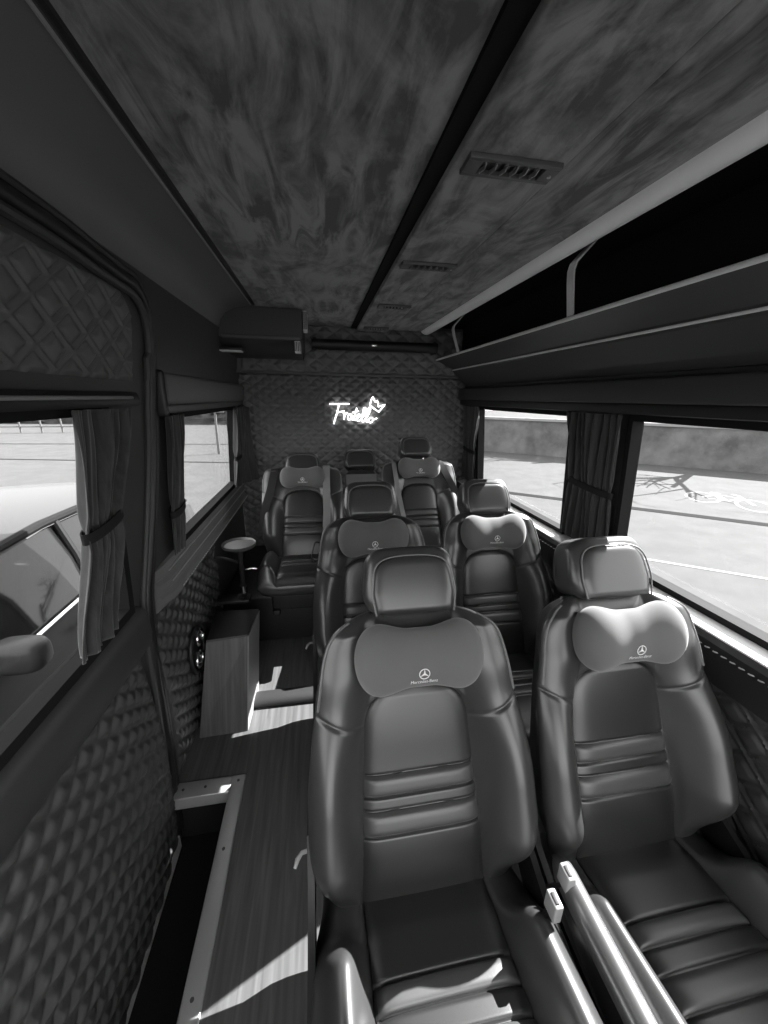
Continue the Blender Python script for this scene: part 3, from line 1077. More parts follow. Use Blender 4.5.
def head_panel_mesh(fr, dt=0.0):
    us = np.linspace(-1, 1, 41); qs = np.linspace(0, 1, 31)
    Q, U = np.meshgrid(qs, us, indexing='ij')
    half = 0.84 * (1 - np.clip((Q - 0.60) / 0.40, 0, 1) ** 3.2) ** (1 / 3.2)
    half = np.maximum(half, 0.05)
    q2 = 0.06 + 0.80 * Q
    s_, t, n = head_front(U * half, q2)
    puff = (1 - np.abs(U) ** 8) * np.clip((1 - Q) / 0.12, 0, 1) ** 0.5 * np.clip(Q / 0.10, 0, 1) ** 0.5
    return grid_mesh('front_panel', fr.P(s_, t + dt, n - 0.004 + 0.012 * puff), 'leather')
def headrest_piping_mesh(fr, dt=0.0):
    mb = MB()
    pts = []
    for q in np.linspace(0, 1, 16):
        half = max(0.05, 0.855 * (1 - max(0, (q - 0.60) / 0.40) ** 3.2) ** (1 / 3.2))
        s_, t, n = head_front(half, 0.06 + 0.81 * q)
        pts.append((float(s_), float(t) + dt, float(n) + 0.002))
    for x in (0.7, 0.55, 0.4, 0.2):
        s_, t, n = head_front(x, 0.06 + 0.81 * (0.60 + 0.40 * (1 - (x / 0.855) ** 3.2) ** (1 / 3.2)))
        pts.append((float(s_), float(t) + dt, float(n) + 0.002))
    pts.sort(key=lambda p: (math.atan2(p[1] - dt - 0.715, p[0])))
    pts = pts + [(-p[0], p[1], p[2]) for p in reversed(pts)]
    mb.tube([tuple(fr.P(*p)) for p in pts], 0.0024, 6)
    return mb.mesh('piping', 'piping')
def shoulder_piping_mesh(fr, side):
    mb = MB()
    for sg in (side,):
        ts = np.linspace(0.475, 0.672, 24)
        pts = []
        for t in ts:
            W = float(Wd(t)); u = 0.82; s = W * float(np.interp(u, SEC_P, SEC_S))
            Fn = float(back_front(np.array([s]), np.array([t]))[0])
            n = -0.045 + (Fn + 0.045) * (1 - u ** 9) ** 0.6
            n = -0.03 + (n + 0.03) * float(kthick(t))
            pts.append(tuple(fr.P(sg * s, t, n + 0.001)))
        mb.tube(pts, 0.0035, 6)
    return mb.mesh('piping', 'piping')

def cush_top(s, y):
    """cushion surface height above z0; y<0 towards the front"""
    a = np.abs(s)
    f = -y
    B = 0.098 * sm(f, 0.05, 0.15)
    x = np.clip((a - 0.158) / 0.14, 0, 1)
    bump = np.where(x < 0.42, np.sin(PI / 2 * np.clip(x / 0.42, 0, 1)), 1 - 0.75 * np.clip((x - 0.42) / 0.58, 0, 1) ** 2) * (x > 0)
    h = 0.035 * sm(f, 0.05, 0.45) - 0.015 * (1 - sm(f, 0.0, 0.08)) + B * bump - 0.008 * (a < 0.158)
    h = h - 0.010 * np.exp(-((a - 0.158) / 0.005) ** 2)
    h = h - 0.05 * sm(f, 0.44, 0.53) ** 2
    return h
def cushion_mesh(fr, depth=0.52):
    rings = []
    nf = 121
    for y in np.concatenate([np.linspace(0.07, -depth + 0.05, 60), np.linspace(-depth + 0.045, -depth, 12)]):
        k = math.sqrt(max(0.02, min(1, (y + depth + 0.003) / 0.05)))
        W = 0.292 * (0.88 + 0.12 * float(sm(-y, -0.05, 0.12))) - 0.02 * float(sm(-y, 0.40, 0.52))
        s = np.linspace(-W, W, nf); u = np.abs(s) / W
        h = cush_top(s, np.full_like(s, y))
        z = -0.07 + (h + 0.07) * (1 - u ** 10) ** 0.55
        sb = np.linspace(W, -W, 21)[1:-1]; ub = np.abs(sb) / W
        zb = -0.07 - 0.075 * (1 - ub ** 8) ** 0.5
        z = -0.05 + (z + 0.05) * k; zb = -0.05 + (zb + 0.05) * k
        S_ = np.concatenate([s, sb]); Z_ = np.concatenate([z, zb])
        rings.append(list(np.stack([S_ * fr.sx, np.full_like(S_, y * fr.st), fr.z0 + Z_ * fr.sn], -1)))
    V, F = loft(rings)
    return make_mesh('cushion', V, F, 'leather', True, 70)
C_SEAMS = (-0.155, -0.200, -0.245, -0.300)
def cush_ins_surf(U, Y):
    f = -Y
    return 0.035 * sm(f, 0.05, 0.45) - 0.015 * (1 - sm(f, 0.0, 0.08)) - 0.05 * sm(f, 0.44, 0.53) ** 2 - 0.008 + 0.012 * (1 - np.abs(U) ** 9) + 0.004 * (1 - U ** 2)
def cush_insert_mesh(fr):
    ys = np.linspace(0.02, -0.49, 200); us = np.linspace(-1, 1, 61)
    Y, U = np.meshgrid(ys, us, indexing='ij')
    h = cush_ins_surf(U, Y)
    for c in C_SEAMS:
        h = h - 0.007 * np.exp(-((Y - c) / 0.0042) ** 2)
    P = np.stack([U * 0.156 * fr.sx, Y * fr.st, fr.z0 + h * fr.sn], -1)
    return grid_mesh('cushion_panel', P, 'leather_insert')
def cush_rib_mesh(fr, y0, y1):
    ys = np.linspace(y0, y1, 16); us = np.linspace(-0.985, 0.985, 50)
    Y, U = np.meshgrid(ys, us, indexing='ij')
    q = (Y - y0) / (y1 - y0)
    h = cush_ins_surf(U, Y) - 0.004 + 0.0115 * (1 - np.abs(2 * q - 1) ** 3.5) ** 0.6 * (1 - np.abs(U) ** 14)
    return grid_mesh('rib', np.stack([U * 0.156 * fr.sx, Y * fr.st, fr.z0 + h * fr.sn], -1), 'leather_rib')
def seat_base_mesh(fr, h):
    mb = MB()
    w = 0.205 * fr.sx
    mb.rbox((-w, -0.42 * fr.st, 0.02), (w, 0.03 * fr.st, h), 0.015)
    for sg in (-1, 1):
        mb.rbox((sg * w * 0.86 - 0.02, -0.44 * fr.st, 0.0), (sg * w * 0.86 + 0.02, 0.10 * fr.st, 0.03), 0.006)
    return mb.mesh('seat_base', 'black_plastic')
def side_cover_mesh(fr, sg):
    # shield beside the cushion
    mb = MB()
    x = sg * 0.282 * fr.sx
    prof = [(0.13, 0.13), (0.10, 0.02), (-0.05, -0.10), (-0.40, -0.12), (-0.46, -0.06), (-0.30, -0.02), (-0.10, 0.01), (0.0, 0.06), (0.06, 0.15)]
    n = len(prof)
    V = [(x - 0.008, y * fr.st, fr.z0 + z) for y, z in prof] + [(x + 0.008, y * fr.st, fr.z0 + z) for y, z in prof]
    F = [(i, (i + 1) % n, n + (i + 1) % n, n + i) for i in range(n)] + [tuple(reversed(range(n))), tuple(n + i for i in range(n))]
    mb.add(V, F)
    return mb.mesh('side_cover', 'black_plastic')
def lever_mesh(fr, sg):
    mb = MB()
    x = sg * 0.295
    mb.tube([(x - sg * 0.01, 0.05, fr.z0 + 0.115), (x + sg * 0.008, 0.045, fr.z0 + 0.118), (x + sg * 0.018, 0.035, fr.z0 + 0.114), (x + sg * 0.024, 0.022, fr.z0 + 0.106)], [0.005, 0.005, 0.006, 0.004], 8)
    return mb.mesh('recline_lever', 'silver')
def loop_mesh(fr, sg):
    mb = MB()
    pts = smooth_path([(0.215, 0.560, -0.10), (0.262, 0.575, -0.10), (0.276, 0.545, -0.09), (0.284, 0.500, -0.08), (0.275, 0.480, -0.09), (0.252, 0.490, -0.10)], 5)
    mb.tube([tuple(fr.P(sg * p[0], p[1], p[2])) for p in pts], 0.0042, 6)
    return mb.mesh('grab_loop', 'black_plastic')
def buckle_parts(root, fr, sg):
    x = sg * (0.243 if sg > 0 else 0.286)
    fy = -0.040 if sg > 0 else 0.0
    m1 = MB(); m1.rbox((x - 0.010, -0.125 + fy, fr.z0 + 0.100), (x + 0.010, -0.088 + fy, fr.z0 + 0.150), 0.004)
    o = m1.build('buckle', 'silver', root)
    m2 = MB(); m2.rbox((x - 0.005, -0.118 + fy, fr.z0 + 0.1495), (x + 0.005, -0.096 + fy, fr.z0 + 0.152), 0.001)
    m2.build('release_button', 'black_plastic', o)
    m3 = MB(); m3.ribbon([(x, -0.105 + fy, fr.z0 + 0.102), (x, -0.07 + fy, fr.z0 + 0.03), (x, -0.03, fr.z0 - 0.05)], (1, 0, 0), 0.022, 0.008)
    m3.build('buckle_stalk', 'black_plastic', root)
def armrest_mesh(fr, sg):
    mb = MB()
    x = sg * 0.272
    ys = np.linspace(-0.045, -0.44, 24)
    rings = []
    for i, y in enumerate(ys):
        q = i / 23
        k = math.sqrt(max(0.03, min(1, q / 0.10, (1 - q) / 0.08)))
        zc = fr.z0 + 0.098 - 0.006 * q
        rings.append([(x + math.cos(w) * 0.024 * k * 1.0, y, zc + math.copysign(abs(math.sin(w)) ** 0.7, math.sin(w)) * 0.034 * k) for w in [2 * PI * j / 24 for j in range(24)]])
    V, F = loft(rings)
    mb.add(V, F)
    return mb.mesh('armrest', 'leather_rib', angle=60)

def seat(name, loc, label, fr, base_h, headdt=0.0, loops=(1,), buckle=None, lever=None, armrest=None, cover=True, group=None, head=True, cush_depth=0.52, head_fr=None, cush_fr=None):
    root = empty(name, loc)
    tag(root, label, 'seat', group)
    K = fr.key
    bo = link('backrest', cached(('b',) + K, lambda: backrest_mesh(fr)), root)
    for sg in (-1, 1):
        link('piping', cached(('sp', sg) + K, lambda: shoulder_piping_mesh(fr, sg)), bo)
    cp = link('centre_panel', cached(('i',) + K, lambda: insert_mesh(fr)), root)
    for k, (a, b) in enumerate(((SEAMS[1] + 0.002, SEAMS[0] - 0.002), (SEAMS[3] + 0.002, SEAMS[2] - 0.002))):
        link('rib', cached(('r', k) + K, lambda: rib_mesh(fr, a, b)), cp)
    if head:
        hf = head_fr or fr
        ho = link('headrest', cached(('h', headdt) + hf.key, lambda: headrest_mesh(hf, headdt)), root)
        link('front_panel', cached(('hf', headdt) + hf.key, lambda: head_panel_mesh(hf, headdt)), ho)
        link('piping', cached(('hp', headdt) + hf.key, lambda: headrest_piping_mesh(hf, headdt)), ho)
        for sg in (-1, 1):
            pm = MB(); pm.tube([tuple(fr.P(sg * 0.055, 0.62, -0.045)), tuple(fr.P(sg * 0.055, 0.70 + headdt, -0.035))], 0.006, 8)
            pm.build('headrest_post', 'chrome', root)
    cf = cush_fr or fr
    CK = cf.key
    link('cushion', cached(('c', cush_depth) + CK, lambda: cushion_mesh(cf, cush_depth)), root)
    cq = link('cushion_panel', cached(('ci',) + CK, lambda: cush_insert_mesh(cf)), root)
    for k, (a, b) in enumerate(((C_SEAMS[0] - 0.002, C_SEAMS[1] + 0.002), (C_SEAMS[2] - 0.002, C_SEAMS[3] + 0.002))):
        link('rib', cached(('cr', k) + CK, lambda: cush_rib_mesh(cf, a, b)), cq)
    link('seat_base', cached(('sb', base_h) + CK, lambda: seat_base_mesh(cf, base_h)), root)
    if cover:
        for sg in (-1, 1):
            link('side_cover', cached(('sc', sg) + K, lambda: side_cover_mesh(fr, sg)), root)
    for sg in loops:
        link('grab_loop', cached(('gl', sg) + K, lambda: loop_mesh(fr, sg)), root)
    if lever:
        link('recline_lever', cached(('lv', lever) + K, lambda: lever_mesh(fr, lever)), root)
    if armrest:
        link('armrest', cached(('ar', armrest) + K, lambda: armrest_mesh(fr, armrest)), root)
    if buckle:
        buckle_parts(root, fr, buckle)
    return root

# neck pillows -----------------------------------------------------------
def pil_t(s):       # centre line and half-height along s
    q = np.abs(s) / 0.162
    return 0.590 - 0.002 * (1 - q ** 2)
def pil_h(s):
    q = np.clip(np.abs(s) / 0.162, 0, 1)
    lobes = 0.071 + 0.015 * sm(q, 0.15, 0.66)
    end = np.sqrt(np.clip(1 - np.clip((q - 0.55) / 0.45, 0, 1) ** 2.6, 0, 1))
    return lobes * np.maximum(end, 0.02)
def pil_n(s):
    q = np.clip(np.abs(s) / 0.162, 0, 1)
    d = 0.042 + 0.012 * sm(q, 0.1, 0.6)
    end = np.sqrt(np.clip(1 - np.clip((q - 0.6) / 0.4, 0, 1) ** 2.6, 0, 1))
    return d * np.maximum(end, 0.02)
PN0 = 0.050
def pillow_mesh(fr):
    rings = []
    for i in range(71):
        x = -1 + 2 * i / 70
        s = 0.162 * math.copysign(1 - (1 - abs(x)) ** 1.5, x)
        ring = []
        for k in range(40):
            w = 2 * PI * k / 40
            ct = math.sin(w); cn = math.cos(w)
            ring.append(fr.P(s, float(pil_t(s)) + ct * float(pil_h(s)), PN0 + cn * float(pil_n(s))))
        rings.append(ring)
    V, F = loft(rings)
    return make_mesh('neck_pillow', V, F, 'pillow', True, 70)
def pil_front(s, t):
    h = pil_h(s); c = pil_t(s)
    q = np.clip(np.abs(t - c) / h, 0, 0.999)
    # |sin|^.8 = q -> |cos|^.8
    return PN0 + pil_n(s) * np.sqrt(1 - q * q)
def on_pillow(fr, pts2, off):
    out = []
    for s, t in pts2:
        out.append(tuple(fr.P(s, t, float(pil_front(np.array(s), np.array(t))) + off / fr.sn)))
    return out
EMB_S, EMB_T, EMB_R = 0.0, 0.560, 0.0125
def emblem_mesh(fr):
    mb = MB()
    ring = [(EMB_S + math.cos(w) * EMB_R, EMB_T + math.sin(w) * EMB_R) for w in [2 * PI * k / 28 for k in range(28)]]
    mb.tube(on_pillow(fr, ring, 0.0008), 0.0011, 6, closed=True)
    # three-pointed star
    pts = []
    for k in range(3):
        w = PI / 2 + k * 2 * PI / 3
        pts.append((EMB_S + math.cos(w) * EMB_R * 0.95, EMB_T + math.sin(w) * EMB_R * 0.95))
        w2 = w + PI / 3
        pts.append((EMB_S + math.cos(w2) * EMB_R * 0.2, EMB_T + math.sin(w2) * EMB_R * 0.2))
    A = on_pillow(fr, pts, 0.0016); B = on_pillow(fr, pts, -0.002)
    n = 6
    c1 = on_pillow(fr, [(EMB_S, EMB_T)], 0.002)
    V = A + B + c1
    F = [(i, (i + 1) % n, 2 * n) for i in range(n)] + [(i, n + i, n + (i + 1) % n, (i + 1) % n) for i in range(n)]
    mb.add(V, F)
    return mb.mesh('emblem', 'print', smooth=False)
_txt = None
def text_geo():
    global _txt
    if _txt is None:
        cu = bpy.data.curves.new('lettering', 'FONT')
        cu.body = 'Mercedes-Benz'
        cu.align_x = 'CENTER'; cu.align_y = 'CENTER'
        cu.size = 1.0
        to = bpy.data.objects.new('lettering', cu)
        COL.objects.link(to)
        dg = bpy.context.evaluated_depsgraph_get()
        me = bpy.data.meshes.new_from_object(to.evaluated_get(dg))
        V = np.array([v.co[:] for v in me.vertices]); F = [tuple(p.vertices) for p in me.polygons]
        bpy.data.objects.remove(to); bpy.data.curves.remove(cu); bpy.data.meshes.remove(me)
        _txt = (V, F)
    return _txt
def lettering_mesh(fr):
    V, F = text_geo()
    w = V[:, 0].max() - V[:, 0].min()
    k = 0.066 / w
    pts = [(v[0] * k, 0.5400 + v[1] * k * 1.15) for v in V]
    return make_mesh('lettering', on_pillow(fr, pts, 0.0012), F, 'print', False)
def pillow(seat_root, fr, label, headdt=0.0):
    o = link('neck_pillow', cached(('p',) + fr.key, lambda: pillow_mesh(fr)))
    off = fr.P(0, headdt, 0) - fr.P(0, 0, 0)
    o.location = seat_root.location + Vector(off)
    tag(o, label, 'neck pillow', 'neck pillows strapped to the headrests')
    e = link('emblem', cached(('e',) + fr.key, lambda: emblem_mesh(fr)), o); e['label'] = 'white three-pointed star in a ring'
    l = link('lettering', cached(('l',) + fr.key, lambda: lettering_mesh(fr)), o); l['label'] = 'small white lettering'
    mb = MB()
    for sg in (-1, 1):
        pts = smooth_path([(sg * 0.10, 0.615, 0.045), (sg * 0.118, 0.648, 0.010), (sg * 0.122, 0.668, -0.03), (sg * 0.10, 0.675, -0.085)], 4)
        mb.ribbon([tuple(fr.P(*p)) for p in pts], (1, 0, 0), 0.018, 0.002)
    link('strap', cached(('ps',) + fr.key, lambda: mb.mesh('strap', 'black_plastic')), o)
    return o

FR = SeatFrame()
XA, XB, XC, XD = 0.226, 0.814, 0.228, 0.808
Y1, Y2 = 0.60, 1.42
sA = seat('captain_seat', (XA, Y1, 0), 'large black leather captain seat nearest the camera, beside the aisle', FR, 0.135, loops=(1,), buckle=1, lever=-1, group='black leather captain seats')
sB = seat('captain_seat', (XB, Y1, 0), 'black leather captain seat nearest the right front window with a leather armrest', FR, 0.135, loops=(), buckle=-1, armrest=-1, group='black leather captain seats')
sC = seat('captain_seat', (XC, Y2, 0), 'black leather captain seat directly behind the nearest aisle seat', FR, 0.135, loops=(-1,), lever=-1, group='black leather captain seats')
sD = seat('captain_seat', (XD, Y2, 0), 'black leather captain seat in the second row by the wide right curtain', FR, 0.135, loops=(1,), group='black leather captain seats')
pillow(sA, FR, 'grey neck pillow with white star emblem, largest, on the nearest aisle seat')
pillow(sB, FR, 'grey neck pillow with white star emblem on the seat by the right front window')
pillow(sC, FR, 'grey neck pillow with star emblem on the second-row aisle seat')
pillow(sD, FR, 'sunlit grey neck pillow with star emblem on the second-row window seat')

# rear bench of three seats on a platform
pf = MB()
pf.rbox((-0.59, 2.06, 0.0), (1.19, 2.91, 0.30), 0.012)
pt = pf.build('rear_platform', 'leather_dark')
tag(pt, 'dark raised platform under the three rear seats', 'platform')
FL = SeatFrame(27, 0.86, 0.80, 0.23)
FRr = SeatFrame(24, 0.88, 0.82, 0.23)
FM = SeatFrame(24, 0.40, 0.80, 0.17)
W_NOW[0] = W_BENCH
FLC = SeatFrame(27, 0.86, 0.70, 0.23)
FRC = SeatFrame(24, 0.88, 0.70, 0.23)
FMC = SeatFrame(24, 0.40, 0.50, 0.17)
FMH = SeatFrame(24, 0.86, 0.80, 0.17)
YR = 2.20
sL = seat('bench_chair', (-0.112, YR - 0.04, 0.302), 'left rear seat with pale belts in front of the quilted back wall', FL, 0.12, headdt=-0.045, cush_fr=FLC, loops=(), cover=False, group='rear bench seats')
sM = seat('bench_chair', (0.273, YR + 0.10, 0.302), 'narrow middle rear seat with a small headrest and no pillow', FM, 0.12, headdt=0.02, head_fr=FMH, cush_fr=FMC, loops=(), cover=False, group='rear bench seats')
sR = seat('bench_chair', (0.645, YR, 0.302), 'right rear seat with a tall headrest beside the corner curtain', FRr, 0.12, headdt=0.045, cush_fr=FRC, loops=(), cover=False, group='rear bench seats')
pillow(sL, FL, 'grey neck pillow with small white emblem on the left rear seat')
pillow(sR, FRr, 'grey neck pillow with small white emblem on the right rear seat', 0.03)
trm = MB()
V, F = [], []
us = np.linspace(-1, 1, 9)
P0 = [tuple(FM.P(x, t, n)) for n in (0.02, 0.05) for t, x in ((0.53, -0.26), (0.53, 0.26), (0.645, 0.26), (0.645, -0.26))]
trm.hexa(P0)
trm.build('folded_tray', 'belt', sM, smooth=False)
def belt(root, fr, pts, m, w=0.045):
    mb = MB()
    mb.ribbon([tuple(fr.P(*p)) for p in smooth_path(pts, 4)], (1, 0, 0), w, 0.003)
    mb.build('seat_belt', m, root)
belt(sL, FL, [(0.175, 0.69, -0.02), (0.172, 0.672, 0.045), (0.168, 0.50, 0.075), (0.165, 0.30, 0.100), (0.15, 0.08, 0.095)], 'belt')
belt(sL, FL, [(-0.19, 0.67, -0.02), (-0.195, 0.655, 0.03), (-0.22, 0.50, 0.065), (-0.26, 0.32, 0.092), (-0.285, 0.15, 0.07)], 'belt_dark', 0.05)
belt(sR, FRr, [(0.15, 0.69, -0.02), (0.165, 0.665, 0.035), (0.22, 0.52, 0.065), (0.285, 0.36, 0.06)], 'belt_dark', 0.05)
belt(sR, FRr, [(-0.19, 0.67, -0.02), (-0.19, 0.655, 0.035), (-0.18, 0.45, 0.080), (-0.15, 0.2, 0.1)], 'belt', 0.03)

# ------------------------------------------------------------------ wooden console on the left
con = empty('console_box', (-0.48, 1.5, 0))
c1 = MB()
c1.hexa([(-0.568, 1.395, 0), (-0.369, 1.40, 0), (-0.357, 1.65, 0), (-0.568, 1.65, 0),
         (-0.53, 1.525, 0.395), (-0.356, 1.545, 0.395), (-0.338, 1.765, 0.395), (-0.545, 1.775, 0.395)])
local(con, c1).build('body', 'console', con, smooth=False)
c2 = MB()
c2.hexa([(-0.53, 1.526, 0.3955), (-0.356, 1.546, 0.3955), (-0.338, 1.765, 0.3955), (-0.545, 1.775, 0.3955),
         (-0.529, 1.530, 0.403), (-0.356, 1.550, 0.403), (-0.339, 1.765, 0.403), (-0.544, 1.775, 0.403)])
local(con, c2).build('top', 'black_plastic', con, smooth=False)
c3 = MB()
c3.hexa([(-0.3688, 1.402, 0.0), (-0.364, 1.402, 0.0), (-0.353, 1.648, 0.0), (-0.3568, 1.648, 0.0),
         (-0.3558, 1.547, 0.395), (-0.351, 1.547, 0.395), (-0.334, 1.763, 0.395), (-0.3378, 1.763, 0.395)])
local(con, c3).build('side_panel', 'console_bounce', con, smooth=False)  # sunlight bounced onto this side is put into its colour
tag(con, 'dark wood console box with slanting front beside the left wall', 'console')

# oval recess with chrome cup ring on the left wall
cup = empty('cup_holder', (-0.572, 1.50, 0.385))
e1 = MB()
ring = [(math.cos(2 * PI * k / 40), math.sin(2 * PI * k / 40)) for k in range(40)]
e1.tube([(0.012, 0.085 * a, 0.10 * b) for a, b in ring], 0.008, 8, closed=True)
e1.build('rim', 'black_plastic', cup)
e2 = MB()
V = [(0.008, 0.083 * a, 0.098 * b) for a, b in ring] + [(-0.004, 0.083 * a, 0.098 * b) for a, b in ring]
F = [tuple(range(40)), tuple(reversed(range(40, 80)))] + [(k, 40 + k, 40 + (k + 1) % 40, (k + 1) % 40) for k in range(40)]
e2.add(V, F); e2.build('plate', 'rubber', cup)
for (dy, dz) in ((0.02, 0.045), (-0.015, -0.04)):
    e3 = MB()
    e3.tube([(0.022, dy + 0.036 * a, dz + 0.034 * b) for a, b in ring], 0.006, 8, closed=True)
    e3.tube([(0.010, dy - 0.036, dz), (0.026, dy, dz - 0.02), (0.010, dy + 0.036, dz)], 0.005, 6)
    e3.build('holder_ring', 'chrome', cup)
tag(cup, 'oval black cup holder with chrome rings on the left quilted wall', 'cup holder')

# round side table on a stem by the left rear window
tb = empty('side_table', (-0.425, 1.87, 0.26))
t1 = MB()
prof = [(0.0, 0.462), (0.070, 0.462), (0.076, 0.468), (0.082, 0.470), (0.083, 0.462), (0.078, 0.452), (0.0, 0.448)]
V, F = [], []
n = 40
for r, z in prof:
    for k in range(n):
        V.append((max(r, 1e-4) * math.cos(2 * PI * k / n), max(r, 1e-4) * math.sin(2 * PI * k / n), z))
for j in range(len(prof) - 1):
    for k in range(n):
        F.append((j * n + k, (j + 1) * n + k, (j + 1) * n + (k + 1) % n, j * n + (k + 1) % n))
t1.add(V, F); t1.build('table_top', 'leather_rib', tb)
t2 = MB(); t2.tube([(0, 0, 0.45), (0, 0, 0.18), (-0.005, 0.005, 0.165), (-0.03, 0.01, 0.160)], 0.014, 12)
t2.build('stem', 'black_plastic', tb)
t3_ = MB(); t3_.rbox((-0.140, -0.03, 0.135), (0.03, 0.05, 0.155), 0.006)
t3_.build('foot_bracket', 'black_plastic', tb)
t4_ = MB(); t4_.cyl((0, 0, 0.19), 0.019, 0.04, 20)
t4_.build('collar', 'chrome', tb)
t5_ = MB(); t5_.tube([(0.018, 0, 0.32), (0.055, 0.0, 0.325), (0.075, 0.0, 0.322)], 0.005, 8)
t5_.build('handle', 'chrome', tb)
t6_ = MB(); t6_.tube([(-0.012, 0, 0.36), (-0.08, 0.02, 0.38), (-0.135, 0.03, 0.385)], 0.008, 8)
t6_.build('wall_arm', 'black_plastic', tb)
tag(tb, 'small round side table on a black stem by the left wall', 'side table')

# ------------------------------------------------------------------ outside
GZ = -0.80
gr = MB()
gr.box((-60, -40, GZ - 0.3), (60, 80, GZ))
ground = gr.build('ground', 'ground', smooth=False)
tag(ground, 'bright sunlit asphalt outside the van', 'road', kind='structure')

along = Vector((0.77, -0.64, 0)).normalized()
across = Vector((0.64, 0.77, 0)).normalized()
def strip(name, p, q, w, m, z, label, cat):
    p, q = Vector(p), Vector(q)
    d = (q - p).normalized(); nn = Vector((-d.y, d.x, 0)) * (w / 2)
    mb = MB()
    mb.hexa([p - nn + Vector((0, 0, GZ)), q - nn + Vector((0, 0, GZ)), q + nn + Vector((0, 0, GZ)), p + nn + Vector((0, 0, GZ)),
             p - nn + Vector((0, 0, z)), q - nn + Vector((0, 0, z)), q + nn + Vector((0, 0, z)), p + nn + Vector((0, 0, z))])
    o = mb.build(name, m, smooth=False)
    tag(o, label, cat)
    return o
strip('gutter_joint', (2.6, 10.1, 0), (14.0, 1.3, 0), 0.26, 'dirt_line', GZ + 0.006, 'dark gutter line crossing the road outside the right windows', 'road line')
strip('road_line', (3.0, 5.65, 0), (9.0, 1.35, 0), 0.07, 'paint', GZ + 0.006, 'thin white painted line on the road nearest the right front window', 'road line')

# painted bicycle symbol
bike = empty('bicycle_marking', (9.8, 7.25, GZ + 0.004))
bu = Vector((0.46, -0.89, 0)).normalized(); bv = Vector((0.80, 0.60, 0)).normalized()
def bk_pts(L): return [bu * a + bv * b for a, b in L]
def flat_tube(L, w=0.055, closed=False):
    mb = MB(); mb.tube(bk_pts(L), w, 6, closed=closed, flat=0.06); return mb
for c in (-0.48, 0.48):
    flat_tube([(c + 0.33 * math.cos(w), -0.2 + 0.62 * math.sin(w)) for w in [2 * PI * k / 28 for k in range(28)]], 0.036, True).build('wheel', 'paint', bike)
fm = MB()
for L in ([(-0.48, -0.2), (-0.25, 0.45), (0.22, 0.45), (0.0, -0.2), (-0.48, -0.2)], [(-0.28, 0.6), (0.0, -0.2)], [(0.48, -0.2), (0.18, 0.75)]):
    fm.tube(bk_pts(L), 0.036, 6, flat=0.06)
fm.build('frame', 'paint', bike)
flat_tube([(0.18, 0.75), (0.05, 0.82)], 0.05).build('handlebar', 'paint', bike)
flat_tube([(-0.38, 0.62), (-0.18, 0.62)], 0.06).build('saddle', 'paint', bike)
tag(bike, 'white bicycle symbol painted on the road outside the right front window', 'road marking')

# boundary wall with a pale coping, beyond the road
wa, wbp = Vector((8.15, 15.5, 0)), Vector((14.85, 9.9, 0))
wa2, wb2 = wa - along * 14, wbp + along * 12
bw = empty('boundary_wall', (11.5, 12.7, GZ))
nn = across * 0.25
def slab(p, q, z0, z1, e, m, name):
    mb = MB()
    d = across * e
    mb.hexa([p - d + Vector((0, 0, z0)), q - d + Vector((0, 0, z0)), q + d + Vector((0, 0, z0)), p + d + Vector((0, 0, z0)),
             p - d + Vector((0, 0, z1)), q - d + Vector((0, 0, z1)), q + d + Vector((0, 0, z1)), p + d + Vector((0, 0, z1))])
    return local(bw, mb).build(name, m, bw, smooth=False)
slab(wa2 + nn, wb2 + nn, GZ, 0.62, 0.2, 'wall_stone', 'wall_body')
slab(wa2 + nn, wb2 + nn, 0.62, 0.72, 0.26, 'coping', 'coping')
tag(bw, 'long shaded grey boundary wall beyond the road on the right', 'wall')

# bare trees behind the wall (their shadows fall on the road)
def tree(x, y, h, seed, label):
    rnd = random.Random(seed)
    root = empty('bare_tree', (x, y, GZ))
    tk, br = MB(), MB()
    def grow(p, d, L, r, depth):
        pts, rs = [p], [r]
        q = p.copy(); dd = d.copy()
        n = 5
        for k in range(n):
            dd = (dd + Vector((rnd.uniform(-1, 1), rnd.uniform(-1, 1), rnd.uniform(-0.4, 0.6))) * 0.16).normalized()
            q = q + dd * (L / n)
            pts.append(q.copy()); rs.append(r * (1 - 0.45 * (k + 1) / n))
        (tk if depth == 0 else br).tube(pts, rs, 8 if depth < 2 else 5)
        if depth < 4:
            for k in range(3 if depth < 2 else 2):
                i = rnd.choice((2, 3, 4, 5)) if depth else rnd.choice((3, 4, 5))
                az = rnd.uniform(0, 2 * PI)
                side = Vector((math.cos(az), math.sin(az), rnd.uniform(0.0, 0.6))).normalized()
                nd = (dd * 0.55 + side * 0.85).normalized()
                grow(pts[i], nd, L * rnd.uniform(0.55, 0.78), rs[i] * 0.74, depth + 1)
    grow(Vector((0, 0, 0)), Vector((0.05, 0, 1)), h * 0.42, 0.19, 0)
    tk.build('trunk', 'bark', root)
    br.build('branches', 'bark', root)
    tag(root, label, 'tree', 'bare trees beyond the boundary wall')
tree(12.3, 13.9, 8.5, 3, 'bare tree beyond the boundary wall, behind the wide right curtain')
tree(15.2, 11.6, 8.5, 11, 'bare tree beyond the boundary wall, seen through the right front window')
tree(19.0, 8.6, 9.0, 23, 'bare tree beyond the boundary wall, farthest right in the right front window')
tree(8.0, 20.5, 8.0, 5, 'bare tree beyond the boundary wall, seen through the right rear window')

